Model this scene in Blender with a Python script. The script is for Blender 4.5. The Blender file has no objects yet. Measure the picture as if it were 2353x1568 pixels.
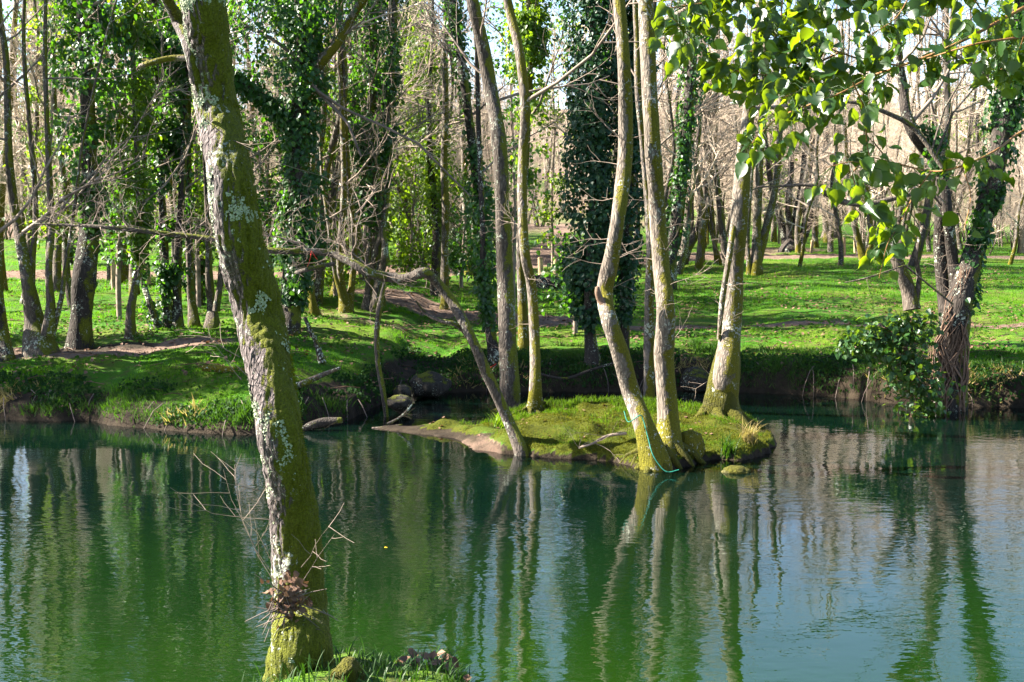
import bpy, math, random
import numpy as np
from mathutils import Vector

# ------------------------------------------------------------------ camera, world, sun, exposure
SC = bpy.context.scene
COL = SC.collection
F, CX, CY = 2770.0, 1176.5, 784.0          # focal length and centre, in pixels of a 2353 px wide view
PITCH = math.atan(224.0 / F)
CAMZ = 2.6                                  # metres above the water
cam = bpy.data.cameras.new('camera')
cam.sensor_width = 36.0
cam.lens = 36.0 * F / 2353.0
cam.clip_start = 0.05
cam.clip_end = 2000
camo = bpy.data.objects.new('camera', cam)
COL.objects.link(camo)
camo.location = (0, 0, CAMZ)
camo.rotation_euler = (math.radians(90) - PITCH, 0, 0)
SC.camera = camo

SUN_EL = math.radians(37)
SUN_AZ = math.radians(-84)                 # clockwise from +Y: the sun stands to the left
w = bpy.data.worlds.new('World')
SC.world = w
w.use_nodes = True
wn = w.node_tree
sky = wn.nodes.new('ShaderNodeTexSky')
sky.sky_type = 'NISHITA'
sky.sun_disc = False
sky.sun_elevation = SUN_EL
sky.sun_rotation = SUN_AZ
sky.ozone_density = 2.5
wn.links.new(sky.outputs[0], wn.nodes['Background'].inputs[0])
wn.nodes['Background'].inputs[1].default_value = 0.05
sl = bpy.data.lights.new('sun', 'SUN')
sl.energy = 5.0
sl.angle = math.radians(0.5)
sl.color = (1.0, 0.93, 0.80)
so = bpy.data.objects.new('sun', sl)
COL.objects.link(so)
sdir = Vector((math.sin(SUN_AZ) * math.cos(SUN_EL), math.cos(SUN_AZ) * math.cos(SUN_EL), math.sin(SUN_EL)))
so.rotation_euler = sdir.to_track_quat('Z', 'Y').to_euler()
so.location = sdir * 60
SC.view_settings.view_transform = 'Standard'
SC.view_settings.look = 'None'
SC.view_settings.exposure = 3.1
SC.view_settings.gamma = 1.0
SC.cycles.max_bounces = 8
SC.cycles.transparent_max_bounces = 8
SC.cycles.sample_clamp_indirect = 6

rng = random.Random(7)
R = np.random.default_rng(11)

# ------------------------------------------------------------------ helpers
def at(px, py, Y):
    cx, cy = (px - CX) / F, (CY - py) / F
    dy = math.cos(PITCH) + cy * math.sin(PITCH)
    dz = -math.sin(PITCH) + cy * math.cos(PITCH)
    s = Y / dy
    return (cx * s, Y, CAMZ + dz * s)

def vnoise(p, seed=0.0):
    p = np.asarray(p, float)
    i = np.floor(p); f = p - i
    f = f * f * (3 - 2 * f)
    def h(a):
        return np.modf(np.abs(np.sin(a[..., 0] * 12.9898 + a[..., 1] * 78.233 + a[..., 2] * 37.719 + seed * 5.13) * 43758.5453))[0]
    out = 0
    for dx in (0, 1):
        for dy in (0, 1):
            for dz in (0, 1):
                wgt = (f[..., 0] if dx else 1 - f[..., 0]) * (f[..., 1] if dy else 1 - f[..., 1]) * (f[..., 2] if dz else 1 - f[..., 2])
                out = out + wgt * h(i + np.array([dx, dy, dz]))
    return out

def n2(x, y, s, seed=0.0):
    x = np.asarray(x, float); y = np.asarray(y, float)
    return vnoise(np.stack([x * s, y * s, np.full_like(x, seed * 1.7)], -1), seed)

def smooth01(t):
    t = np.clip(t, 0, 1)
    return t * t * (3 - 2 * t)

def raw_mesh(name, V, tris=None, quads=None, smooth=True):
    me = bpy.data.meshes.new(name)
    V = np.asarray(V, np.float32)
    idx, starts, n = [], [], 0
    if quads is not None and len(quads):
        q = np.asarray(quads, np.int32); idx.append(q.ravel()); starts.append(np.arange(len(q)) * 4); n = len(q) * 4
    if tris is not None and len(tris):
        t = np.asarray(tris, np.int32); idx.append(t.ravel()); starts.append(n + np.arange(len(t)) * 3)
    idx = np.concatenate(idx).astype(np.int32); starts = np.concatenate(starts).astype(np.int32)
    me.vertices.add(len(V)); me.vertices.foreach_set('co', V.ravel())
    me.loops.add(len(idx)); me.loops.foreach_set('vertex_index', idx)
    me.polygons.add(len(starts)); me.polygons.foreach_set('loop_start', starts)
    me.polygons.foreach_set('use_smooth', np.full(len(starts), smooth, dtype=bool))
    me.update(calc_edges=True)
    return me

def link(name, me, mat=None, parent=None, loc=(0, 0, 0)):
    o = bpy.data.objects.new(name, me)
    COL.objects.link(o)
    if mat: me.materials.append(mat)
    o.location = loc
    if parent: o.parent = parent
    return o

def tag(o, label=None, cat=None, group=None, kind=None):
    if label: o['label'] = label
    if cat: o['category'] = cat
    if group: o['group'] = group
    if kind: o['kind'] = kind
    return o

def thing(name, label, cat, loc, group=None):
    o = bpy.data.objects.new(name, None)
    COL.objects.link(o)
    o.empty_display_size = 0.2
    o.location = loc
    return tag(o, label, cat, group)

def copy_tree(o, parent=None):
    c = o.copy(); COL.objects.link(c)
    if parent: c.parent = parent
    for ch in list(o.children): copy_tree(ch, c)
    return c

class MB:
    """gathers tubes and leaves and links them as ONE mesh"""
    def __init__(s):
        s.t = {}; s.V = []; s.Q = []; s.T = []; s.n = 0
    def tube(s, pts, rad, ns=3):
        s.t.setdefault((len(pts), ns), []).append((pts, rad))
    def raw(s, V, quads=None, tris=None):
        V = np.asarray(V, float)
        if quads is not None and len(quads): s.Q.append(np.asarray(quads, int) + s.n)
        if tris is not None and len(tris): s.T.append(np.asarray(tris, int) + s.n)
        s.V.append(V); s.n += len(V)
    def flush(s):
        for (n, ns), L in s.t.items():
            P = np.array([a for a, _ in L], float); r = np.array([b for _, b in L], float)
            k = len(L)
            T = np.gradient(P, axis=1) if n > 2 else np.repeat(P[:, 1:] - P[:, :1], 2, axis=1)
            T /= np.linalg.norm(T, axis=2, keepdims=True) + 1e-9
            ref = np.where(np.abs(T[:, :1, 2:3]) > 0.8, np.array([[[1.0, 0, 0]]]), np.array([[[0, 0, 1.0]]]))
            U = np.cross(T, np.broadcast_to(ref, T.shape)); U /= np.linalg.norm(U, axis=2, keepdims=True) + 1e-9
            W = np.cross(T, U)
            a = np.arange(ns) * 2 * math.pi / ns
            ring = P[:, :, None, :] + r[:, :, None, None] * (np.cos(a)[None, None, :, None] * U[:, :, None, :] + np.sin(a)[None, None, :, None] * W[:, :, None, :])
            b = np.arange(k)[:, None, None] * n * ns
            i = np.arange(n - 1)[None, :, None] * ns
            j = np.arange(ns)[None, None, :]; j2 = (j + 1) % ns
            q = np.stack(np.broadcast_arrays(b + i + j, b + i + j2, b + i + ns + j2, b + i + ns + j), -1).reshape(-1, 4)
            s.raw(ring.reshape(-1, 3), q)
        s.t = {}
    def leaves(s, P, N, UP, size, tmpl, faces, quads=None):
        """P,N,UP (k,3), size (k,), tmpl (m,3): x across, y along the leaf, z out of its face"""
        N = N / (np.linalg.norm(N, axis=1, keepdims=True) + 1e-9)
        X = np.cross(UP, N); X /= np.linalg.norm(X, axis=1, keepdims=True) + 1e-9
        Yv = np.cross(N, X)
        V = P[:, None, :] + size[:, None, None] * (tmpl[None, :, 0:1] * X[:, None, :] + tmpl[None, :, 1:2] * Yv[:, None, :] + tmpl[None, :, 2:3] * N[:, None, :])
        k, m = len(P), len(tmpl)
        b = (np.arange(k) * m)[:, None, None]
        s.raw(V.reshape(-1, 3), None if quads is None else (np.asarray(quads)[None] + b).reshape(-1, 4),
              None if faces is None else (np.asarray(faces)[None] + b).reshape(-1, 3))
    def build(s, name, mat, parent=None, origin=(0, 0, 0), smooth=True):
        s.flush()
        V = np.concatenate(s.V) - np.asarray(origin, float)
        me = raw_mesh(name, V, np.concatenate(s.T) if s.T else None, np.concatenate(s.Q) if s.Q else None, smooth)
        return link(name, me, mat, parent, (0, 0, 0) if parent else origin)

def catmull(P, n):
    P = np.asarray(P, float)
    if len(P) < 3:
        t = np.linspace(0, 1, n)[:, None]
        return P[0] * (1 - t) + P[-1] * t
    A = np.vstack([2 * P[0] - P[1], P, 2 * P[-1] - P[-2]])
    u = np.linspace(0, len(P) - 1 - 1e-6, n)
    i = np.floor(u).astype(int); t = (u - i)[:, None]
    p0, p1, p2, p3 = A[i], A[i + 1], A[i + 2], A[i + 3]
    return 0.5 * ((2 * p1) + (-p0 + p2) * t + (2 * p0 - 5 * p1 + 4 * p2 - p3) * t ** 2 + (-p0 + 3 * p1 - 3 * p2 + p3) * t ** 3)

def stem_mesh(mb, P, rad, ns=12, step=0.14, flare=0.0, rough=0.08, seed=0, lobes=5, fissure=0.0):
    """a trunk or limb with an uneven outline, closed at its top"""
    P = np.asarray(P, float); rad = np.asarray(rad, float)
    L = np.sum(np.linalg.norm(np.diff(P, axis=0), axis=1))
    n = max(6, int(L / step))
    C = catmull(np.column_stack([P, rad]), n)
    P, rad = C[:, :3], np.maximum(C[:, 3], 0.003)
    s = np.concatenate([[0], np.cumsum(np.linalg.norm(np.diff(P, axis=0), axis=1))])
    T = np.gradient(P, axis=0); T /= np.linalg.norm(T, axis=1, keepdims=True)
    U = np.zeros_like(T)
    u = np.cross(T[0], [0, 0, 1.0] if abs(T[0, 2]) < 0.8 else [1.0, 0, 0]); u /= np.linalg.norm(u)
    for i in range(n):
        u = u - T[i] * np.dot(u, T[i]); u /= np.linalg.norm(u); U[i] = u
    W = np.cross(T, U)
    a = np.arange(ns) * 2 * math.pi / ns
    rr = rad[:, None] * np.ones(ns)[None]
    D = np.cos(a)[None, :, None] * U[:, None] + np.sin(a)[None, :, None] * W[:, None]
    q = P[:, None] + D * rr[..., None]
    nz = vnoise(q * np.array([5, 5, 2.2]), seed) - 0.5 + 0.5 * (vnoise(q * np.array([13, 13, 6.0]), seed + 3) - 0.5)
    rr = rr * (1 + rough * 2 * nz)
    if flare:
        ff = np.exp(-np.maximum(s - 0.3, 0) / (rad[0] * 2.0))[:, None]
        rr = rr * (1 + flare * ff * (0.75 + 0.5 * np.cos(lobes * a + seed)[None] + 0.25 * np.cos((lobes - 2) * a + 2 * seed)[None]))
    if fissure:
        q = P[:, None] + D * rr[..., None]
        f1 = np.abs(2 * vnoise(q * np.array([26, 26, 6.0]) + 3 * vnoise(q * 4, seed + 9)[..., None], seed + 7) - 1)
        f2 = np.abs(2 * vnoise(q * np.array([60, 60, 16.0]), seed + 8) - 1)
        rr = rr - fissure * (1 - f1) ** 2 - fissure * 0.4 * (1 - f2) ** 2 + fissure * 0.5
    V = P[:, None] + D * rr[..., None]
    i = (np.arange(n - 1) * ns)[:, None]; j = np.arange(ns)[None]; j2 = (j + 1) % ns
    Q = np.stack(np.broadcast_arrays(i + j, i + j2, i + ns + j2, i + ns + j), -1).reshape(-1, 4)
    Vf = np.vstack([V.reshape(-1, 3), P[-1:] + T[-1] * rad[-1] * 0.4])
    tr = np.array([[(n - 1) * ns + k, (n - 1) * ns + (k + 1) % ns, n * ns] for k in range(ns)])
    mb.raw(Vf, Q, tr)

def nrm(v):
    l = math.sqrt(v[0] ** 2 + v[1] ** 2 + v[2] ** 2) + 1e-9
    return (v[0] / l, v[1] / l, v[2] / l)

def grow(mb, p, d, L, r, lev, g, up=0.10, dens=1.0, maxlev=2, bend=0.28):
    n = 6 if lev == 0 else (5 if lev == 1 else 4)
    st = L / (n - 1)
    pts, rad, dirs = [p], [r], [d]
    for i in range(1, n):
        d = nrm((d[0] + g.uniform(-bend, bend), d[1] + g.uniform(-bend, bend), d[2] + g.uniform(-bend, bend) * 0.8 + up))
        p = (p[0] + d[0] * st, p[1] + d[1] * st, p[2] + d[2] * st)
        pts.append(p); rad.append(max(r * (1 - 0.8 * i / (n - 1)), 0.0014)); dirs.append(d)
    mb.tube(pts, rad, 6 if r > 0.02 else (4 if r > 0.008 else 3))
    if lev >= maxlev: return
    k = int((3 + L * (3.2 if lev == 0 else 4.5)) * dens)
    for _ in range(k):
        t = g.uniform(0.22, 1.0) * (n - 1)
        i = min(int(t), n - 2); f = t - i
        q = tuple(pts[i][c] * (1 - f) + pts[i + 1][c] * f for c in range(3))
        dd = dirs[i]
        v = (g.gauss(0, 1), g.gauss(0, 1), g.gauss(0, 1))
        m = v[0] * dd[0] + v[1] * dd[1] + v[2] * dd[2]
        v = nrm((v[0] - m * dd[0], v[1] - m * dd[1], v[2] - m * dd[2]))
        s = g.uniform(0.6, 1.3)
        grow(mb, q, nrm((dd[0] + v[0] * s, dd[1] + v[1] * s, dd[2] + v[2] * s)), L * g.uniform(0.25, 0.55), max(r * 0.42, 0.0022), lev + 1, g, up * 0.8, dens, maxlev, bend)

IVY = np.array([(0, 0, 0), (0.42, 0.22, 0.05), (0.33, 0.62, 0.02), (0, 1.0, -0.10), (-0.33, 0.62, 0.02), (-0.42, 0.22, 0.05)], float)
IVY_Q = [(0, 1, 2, 3), (0, 3, 4, 5)]
LONGLEAF = np.array([(0, 0, 0), (0.22, 0.35, 0.05), (0.16, 0.7, 0.03), (0, 1.0, -0.12), (-0.16, 0.7, 0.03), (-0.22, 0.35, 0.05)], float)

def rand_unit(k):
    v = R.normal(size=(k, 3)); return v / np.linalg.norm(v, axis=1, keepdims=True)

def ivy_on(mb, P, env, count, size, clump=0.45, seed=0, inner=0.25, zmin=-9, gaps=2.4):
    """leaves round a path; env = distance from the path at each of its points"""
    P = np.asarray(P, float); env = np.asarray(env, float)
    C = catmull(np.column_stack([P, env]), 160)
    wgt = np.linalg.norm(np.gradient(C[:, :3], axis=0), axis=1) * (C[:, 3] + 0.12)
    k = int(count * 2.2)
    i = R.choice(len(C), size=k, p=wgt / wgt.sum())
    c = C[i, :3] + R.normal(size=(k, 3)) * 0.05
    d = rand_unit(k) * np.array([1, 1, 0.45]); d /= np.linalg.norm(d, axis=1, keepdims=True)
    bul = 0.35 + 1.25 * vnoise(c * np.array([1.6, 1.6, 1.2]) + d * 0.9, seed + 17)
    q = c + d * (C[i, 3] * bul * (inner + (1 - inner) * R.random(k) ** 0.6))[:, None]
    nz = vnoise(q * gaps, seed) * 0.7 + vnoise(q * gaps * 2.3, seed + 5) * 0.3
    keep = (nz > clump + 0.06 * R.normal(size=k)) & (q[:, 2] > zmin)
    q, d = q[keep][:count], d[keep][:count]
    k = len(q)
    N = d * 0.9 + rand_unit(k) * 0.75 + np.array([-0.05, -0.15, 0.45])
    UP = rand_unit(k) * 0.6 + np.array([0, 0, -1.0])
    mb.leaves(q, N, UP, size * R.uniform(0.45, 1.4, k), IVY, None, IVY_Q)

# ------------------------------------------------------------------ materials
def new_mat(name):
    m = bpy.data.materials.new(name); m.use_nodes = True
    nt = m.node_tree; nt.nodes.clear()
    out = nt.nodes.new('ShaderNodeOutputMaterial')
    return m, nt, out

def N_(nt, t, **kw):
    n = nt.nodes.new(t)
    for k, v in kw.items():
        if k in n.inputs.keys(): n.inputs[k].default_value = v
        else: setattr(n, k, v)
    return n

def L_(nt, a, b): nt.links.new(a, b)

def ramp(nt, src, stops):
    r = nt.nodes.new('ShaderNodeValToRGB')
    el = r.color_ramp.elements
    while len(el) < len(stops): el.new(0.5)
    for e, (p, c) in zip(el, stops):
        e.position = p; e.color = (c, c, c, 1) if not hasattr(c, '__len__') else (*c, 1)
    L_(nt, src, r.inputs[0])
    return r.outputs[0]

def mixc(nt, fac, a, b):
    m = nt.nodes.new('ShaderNodeMix'); m.data_type = 'RGBA'
    for s, v in ((0, fac), (6, a), (7, b)):
        if hasattr(v, 'links') or isinstance(v, bpy.types.NodeSocket): L_(nt, v, m.inputs[s])
        else: m.inputs[s].default_value = v if s == 0 else (*v, 1)
    return m.outputs[2]

def math_(nt, op, a, b=None, c=None):
    m = nt.nodes.new('ShaderNodeMath'); m.operation = op
    for i, v in enumerate((a, b, c)):
        if v is None: continue
        if isinstance(v, bpy.types.NodeSocket): L_(nt, v, m.inputs[i])
        else: m.inputs[i].default_value = v
    return m.outputs[0]

def noise(nt, vec, scale, detail=4, rough=0.55):
    n = N_(nt, 'ShaderNodeTexNoise', Scale=scale, Detail=detail, Roughness=rough)
    L_(nt, vec, n.inputs['Vector'])
    return n.outputs[0]

def coords(nt, scale=(1, 1, 1)):
    tc = nt.nodes.new('ShaderNodeTexCoord'); mp = nt.nodes.new('ShaderNodeMapping')
    mp.inputs['Scale'].default_value = scale
    oi = nt.nodes.new('ShaderNodeObjectInfo')
    ml = nt.nodes.new('ShaderNodeMath'); ml.operation = 'MULTIPLY'; ml.inputs[1].default_value = 37.0
    L_(nt, oi.outputs['Random'], ml.inputs[0]); L_(nt, ml.outputs[0], mp.inputs['Location'])
    L_(nt, tc.outputs['Object'], mp.inputs['Vector'])
    return mp.outputs[0]

def bark(name, dark, light, moss=0.5, moss_dir=(0.85, -0.1, 0.25), lichen=0.6, moss_col=(0.105, 0.115, 0.008), lichen_col=(0.50, 0.53, 0.42), sc=1.0, bump=0.02, lichen_side=0.0, ridged=1.0, base_moss=0.0):
    m, nt, out = new_mat(name)
    v = coords(nt); vs = coords(nt, (1, 1, 0.22))
    b1 = noise(nt, vs, 26 * sc, 5, 0.65); b2 = noise(nt, v, 5 * sc, 4)
    vor = N_(nt, 'ShaderNodeTexVoronoi', Scale=30 * sc); vor.feature = 'DISTANCE_TO_EDGE'; L_(nt, vs, vor.inputs['Vector'])
    cr = ramp(nt, vor.outputs['Distance'], [(0.0, 0.0), (0.25, 1.0)])
    base = mixc(nt, ramp(nt, b1, [(0.32, 0), (0.68, 1)]), dark, light)
    base = mixc(nt, math_(nt, 'MULTIPLY', math_(nt, 'SUBTRACT', 1.0, cr), 0.55 * ridged), base, tuple(c * 0.35 for c in dark))
    base = mixc(nt, math_(nt, 'MULTIPLY', ramp(nt, b2, [(0.4, 0), (0.65, 1)]), 0.5), base, tuple((c + d) * 0.33 for c, d in zip(dark, light)))
    geo = nt.nodes.new('ShaderNodeNewGeometry')
    dt = nt.nodes.new('ShaderNodeVectorMath'); dt.operation = 'DOT_PRODUCT'
    L_(nt, geo.outputs['Normal'], dt.inputs[0]); dt.inputs[1].default_value = moss_dir
    # lichen
    l1 = noise(nt, v, 24 * sc, 6, 0.72); l2 = noise(nt, v, 2.6 * sc, 2)
    lf = math_(nt, 'ADD', l1, math_(nt, 'MULTIPLY', math_(nt, 'SUBTRACT', l2, 0.5), 0.55))
    if lichen_side: lf = math_(nt, 'SUBTRACT', lf, math_(nt, 'MULTIPLY', dt.outputs['Value'], lichen_side))
    lm = ramp(nt, lf, [(0.66 - 0.16 * lichen, 0), (0.70 - 0.16 * lichen, 1)])
    # moss
    m1 = noise(nt, v, 3.4 * sc, 5, 0.62); m2 = noise(nt, v, 60 * sc, 3, 0.7)
    mf = math_(nt, 'ADD', math_(nt, 'MULTIPLY', dt.outputs['Value'], 0.33), math_(nt, 'ADD', m1, math_(nt, 'MULTIPLY', math_(nt, 'SUBTRACT', m2, 0.5), 0.25)))
    if base_moss:
        sx = nt.nodes.new('ShaderNodeSeparateXYZ'); tc = nt.nodes.new('ShaderNodeTexCoord'); L_(nt, tc.outputs['Object'], sx.inputs[0])
        mf = math_(nt, 'ADD', mf, math_(nt, 'MULTIPLY', ramp(nt, sx.outputs[2], [(0.0, 1), (min(1.0, base_moss), 0)]), 0.55))
    mm = ramp(nt, mf, [(0.86 - 0.42 * moss, 0), (0.93 - 0.42 * moss, 1)])
    mcol = mixc(nt, ramp(nt, m2, [(0.3, 0), (0.75, 1)]), tuple(c * 0.45 for c in moss_col), tuple(c * 1.25 for c in moss_col))
    c1 = mixc(nt, mm, base, mcol)
    lcol = mixc(nt, noise(nt, v, 8 * sc, 2), lichen_col, tuple(c * 0.6 for c in lichen_col))
    c2 = mixc(nt, lm, c1, lcol)
    hgt = math_(nt, 'ADD', math_(nt, 'MULTIPLY', b1, 0.5), math_(nt, 'MULTIPLY', cr, 0.35 * ridged))
    hgt = math_(nt, 'ADD', hgt, math_(nt, 'MULTIPLY', mm, math_(nt, 'MULTIPLY', m2, 1.1)))
    hgt = math_(nt, 'ADD', hgt, math_(nt, 'MULTIPLY', lm, math_(nt, 'MULTIPLY', l1, 0.9)))
    bp = N_(nt, 'ShaderNodeBump', Strength=0.9, Distance=bump); L_(nt, hgt, bp.inputs['Height'])
    p = N_(nt, 'ShaderNodeBsdfPrincipled', Roughness=0.9); p.inputs['Specular IOR Level'].default_value = 0.2
    L_(nt, c2, p.inputs['Base Color']); L_(nt, bp.outputs[0], p.inputs['Normal'])
    L_(nt, p.outputs[0], out.inputs[0])
    return m

def leaf_mat(name, c1, c2, trans=0.4, tcol=None, rough=0.35, spec=0.5, hue_noise=0.0):
    m, nt, out = new_mat(name)
    geo = nt.nodes.new('ShaderNodeNewGeometry')
    col = mixc(nt, geo.outputs['Random Per Island'], c1, c2)
    tc = nt.nodes.new('ShaderNodeTexCoord')
    nn = noise(nt, tc.outputs['Object'], 1.3, 2)
    col = mixc(nt, math_(nt, 'MULTIPLY', ramp(nt, nn, [(0.35, 0), (0.65, 1)]), 0.5), col, c2)
    p = N_(nt, 'ShaderNodeBsdfPrincipled', Roughness=rough); p.inputs['Specular IOR Level'].default_value = spec
    L_(nt, col, p.inputs['Base Color'])
    t = nt.nodes.new('ShaderNodeBsdfTranslucent')
    if tcol is None: tcol = (min(1, c2[0] * 2.6), min(1, c2[1] * 2.2), c2[2] * 0.8)
    t.inputs[0].default_value = (*tcol, 1)
    mx = nt.nodes.new('ShaderNodeMixShader'); mx.inputs[0].default_value = trans
    L_(nt, p.outputs[0], mx.inputs[1]); L_(nt, t.outputs[0], mx.inputs[2]); L_(nt, mx.outputs[0], out.inputs[0])
    return m

def plain(name, c1, c2, scale=8, rough=0.85, bump=0.01, spec=0.2):
    m, nt, out = new_mat(name)
    v = coords(nt)
    n = noise(nt, v, scale, 6, 0.65)
    col = mixc(nt, ramp(nt, n, [(0.3, 0), (0.7, 1)]), c1, c2)
    bp = N_(nt, 'ShaderNodeBump', Strength=0.8, Distance=bump); L_(nt, n, bp.inputs['Height'])
    p = N_(nt, 'ShaderNodeBsdfPrincipled', Roughness=rough); p.inputs['Specular IOR Level'].default_value = spec
    L_(nt, col, p.inputs['Base Color']); L_(nt, bp.outputs[0], p.inputs['Normal']); L_(nt, p.outputs[0], out.inputs[0])
    return m

M = {}
M['near'] = bark('near_bark', (0.032, 0.024, 0.024), (0.165, 0.135, 0.132), moss=1.02, moss_dir=(1.25, -0.05, 0.1), lichen=0.25, moss_col=(0.105, 0.115, 0.006), lichen_col=(0.42, 0.44, 0.36), sc=1.5, bump=0.03, lichen_side=0.05, base_moss=1.0)
M['pale'] = bark('pale_bark', (0.040, 0.029, 0.023), (0.25, 0.21, 0.17), moss=0.93, lichen=0.40, lichen_col=(0.38, 0.38, 0.31), moss_col=(0.11, 0.10, 0.005), bump=0.02, base_moss=0.5)
M['grey'] = bark('grey_bark', (0.024, 0.018, 0.014), (0.125, 0.102, 0.085), moss=0.66, lichen=0.36, lichen_col=(0.30, 0.31, 0.25), bump=0.02)
M['mossy'] = bark('mossy_bark', (0.06, 0.05, 0.04), (0.24, 0.20, 0.17), moss=1.0, lichen=0.3, moss_col=(0.115, 0.10, 0.004), bump=0.025, base_moss=1.0)
M['dark'] = bark('dark_bark', (0.016, 0.012, 0.010), (0.062, 0.050, 0.042), moss=0.5, lichen=0.4, bump=0.025)
M['wood'] = bark('wood_bark', (0.030, 0.022, 0.017), (0.155, 0.125, 0.10), moss=0.62, lichen=0.36, bump=0.02)
M['mossfoot'] = bark('moss_foot', (0.05, 0.045, 0.02), (0.12, 0.11, 0.03), moss=1.5, lichen=-0.2, moss_col=(0.062, 0.06, 0.003), bump=0.03)
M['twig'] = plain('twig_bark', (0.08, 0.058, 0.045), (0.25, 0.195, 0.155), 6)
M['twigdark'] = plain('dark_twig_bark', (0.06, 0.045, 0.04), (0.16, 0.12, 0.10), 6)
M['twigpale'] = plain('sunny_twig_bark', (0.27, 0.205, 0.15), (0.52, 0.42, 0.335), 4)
M['ivy'] = leaf_mat('ivy_leaves', (0.006, 0.028, 0.009), (0.020, 0.062, 0.010), 0.38, (0.09, 0.25, 0.006), 0.42, 0.4)
M['ivyblue'] = leaf_mat('dark_ivy_leaves', (0.0035, 0.021, 0.010), (0.012, 0.044, 0.015), 0.25, (0.045, 0.14, 0.007), 0.45, 0.28)
M['lime'] = leaf_mat('lime_leaves', (0.018, 0.058, 0.006), (0.055, 0.095, 0.008), 0.5, (0.22, 0.36, 0.008), 0.45, 0.3)
M['bush'] = leaf_mat('bush_leaves', (0.008, 0.036, 0.014), (0.028, 0.075, 0.014), 0.35, (0.13, 0.22, 0.008), 0.4, 0.4)
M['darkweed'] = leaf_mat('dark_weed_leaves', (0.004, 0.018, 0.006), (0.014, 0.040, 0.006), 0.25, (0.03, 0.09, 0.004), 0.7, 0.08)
M['weed'] = leaf_mat('weed_leaves', (0.010, 0.045, 0.006), (0.03, 0.08, 0.006), 0.35, (0.08, 0.20, 0.006), 0.8, 0.05)
M['poplar'] = leaf_mat('broad_leaves', (0.005, 0.026, 0.010), (0.018, 0.052, 0.007), 0.5, (0.17, 0.25, 0.004), 0.36, 0.45)
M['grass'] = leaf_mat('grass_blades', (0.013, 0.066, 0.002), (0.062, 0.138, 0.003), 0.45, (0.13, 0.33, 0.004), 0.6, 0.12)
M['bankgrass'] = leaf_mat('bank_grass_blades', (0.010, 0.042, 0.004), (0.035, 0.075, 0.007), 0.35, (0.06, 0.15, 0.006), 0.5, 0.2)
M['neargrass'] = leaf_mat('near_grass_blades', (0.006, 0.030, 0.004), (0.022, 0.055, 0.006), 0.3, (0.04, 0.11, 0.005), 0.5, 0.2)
M['isleg'] = leaf_mat('island_grass_blades', (0.016, 0.045, 0.003), (0.055, 0.085, 0.004), 0.4, (0.10, 0.20, 0.005), 0.6, 0.12)
M['straw'] = leaf_mat('dry_grass_blades', (0.13, 0.10, 0.04), (0.22, 0.17, 0.06), 0.35, (0.3, 0.25, 0.06), 0.6, 0.2)
M['litter'] = leaf_mat('dead_leaves', (0.06, 0.028, 0.017), (0.15, 0.085, 0.055), 0.15, (0.16, 0.08, 0.03), 0.7, 0.2)
M['post'] = plain('weathered_wood', (0.16, 0.11, 0.06), (0.36, 0.27, 0.16), 14)
M['stone'] = bark('mossy_stone', (0.012, 0.010, 0.008), (0.045, 0.038, 0.030), moss=0.42, moss_dir=(0, 0, 0.8), lichen=0.3, ridged=0.0, bump=0.04)
M['stemwood'] = plain('brown_stem', (0.13, 0.06, 0.022), (0.22, 0.115, 0.04), 30, 0.6)
M['root'] = plain('dead_root', (0.07, 0.042, 0.03), (0.17, 0.105, 0.07), 14)
M['cord'] = plain('green_cord', (0.01, 0.10, 0.07), (0.02, 0.17, 0.115), 60, 0.5, 0.002)
M['red'] = plain('red_tape', (0.45, 0.02, 0.015), (0.6, 0.04, 0.03), 30, 0.5, 0.002)
M['mosspad'] = leaf_mat('moss_fuzz', (0.022, 0.030, 0.002), (0.075, 0.078, 0.003), 0.3, (0.12, 0.13, 0.004), 0.8, 0.1)
M['yellow'] = plain('yellow_leaf', (0.75, 0.42, 0.01), (0.85, 0.55, 0.03), 20, 0.5, 0.002)

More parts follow.
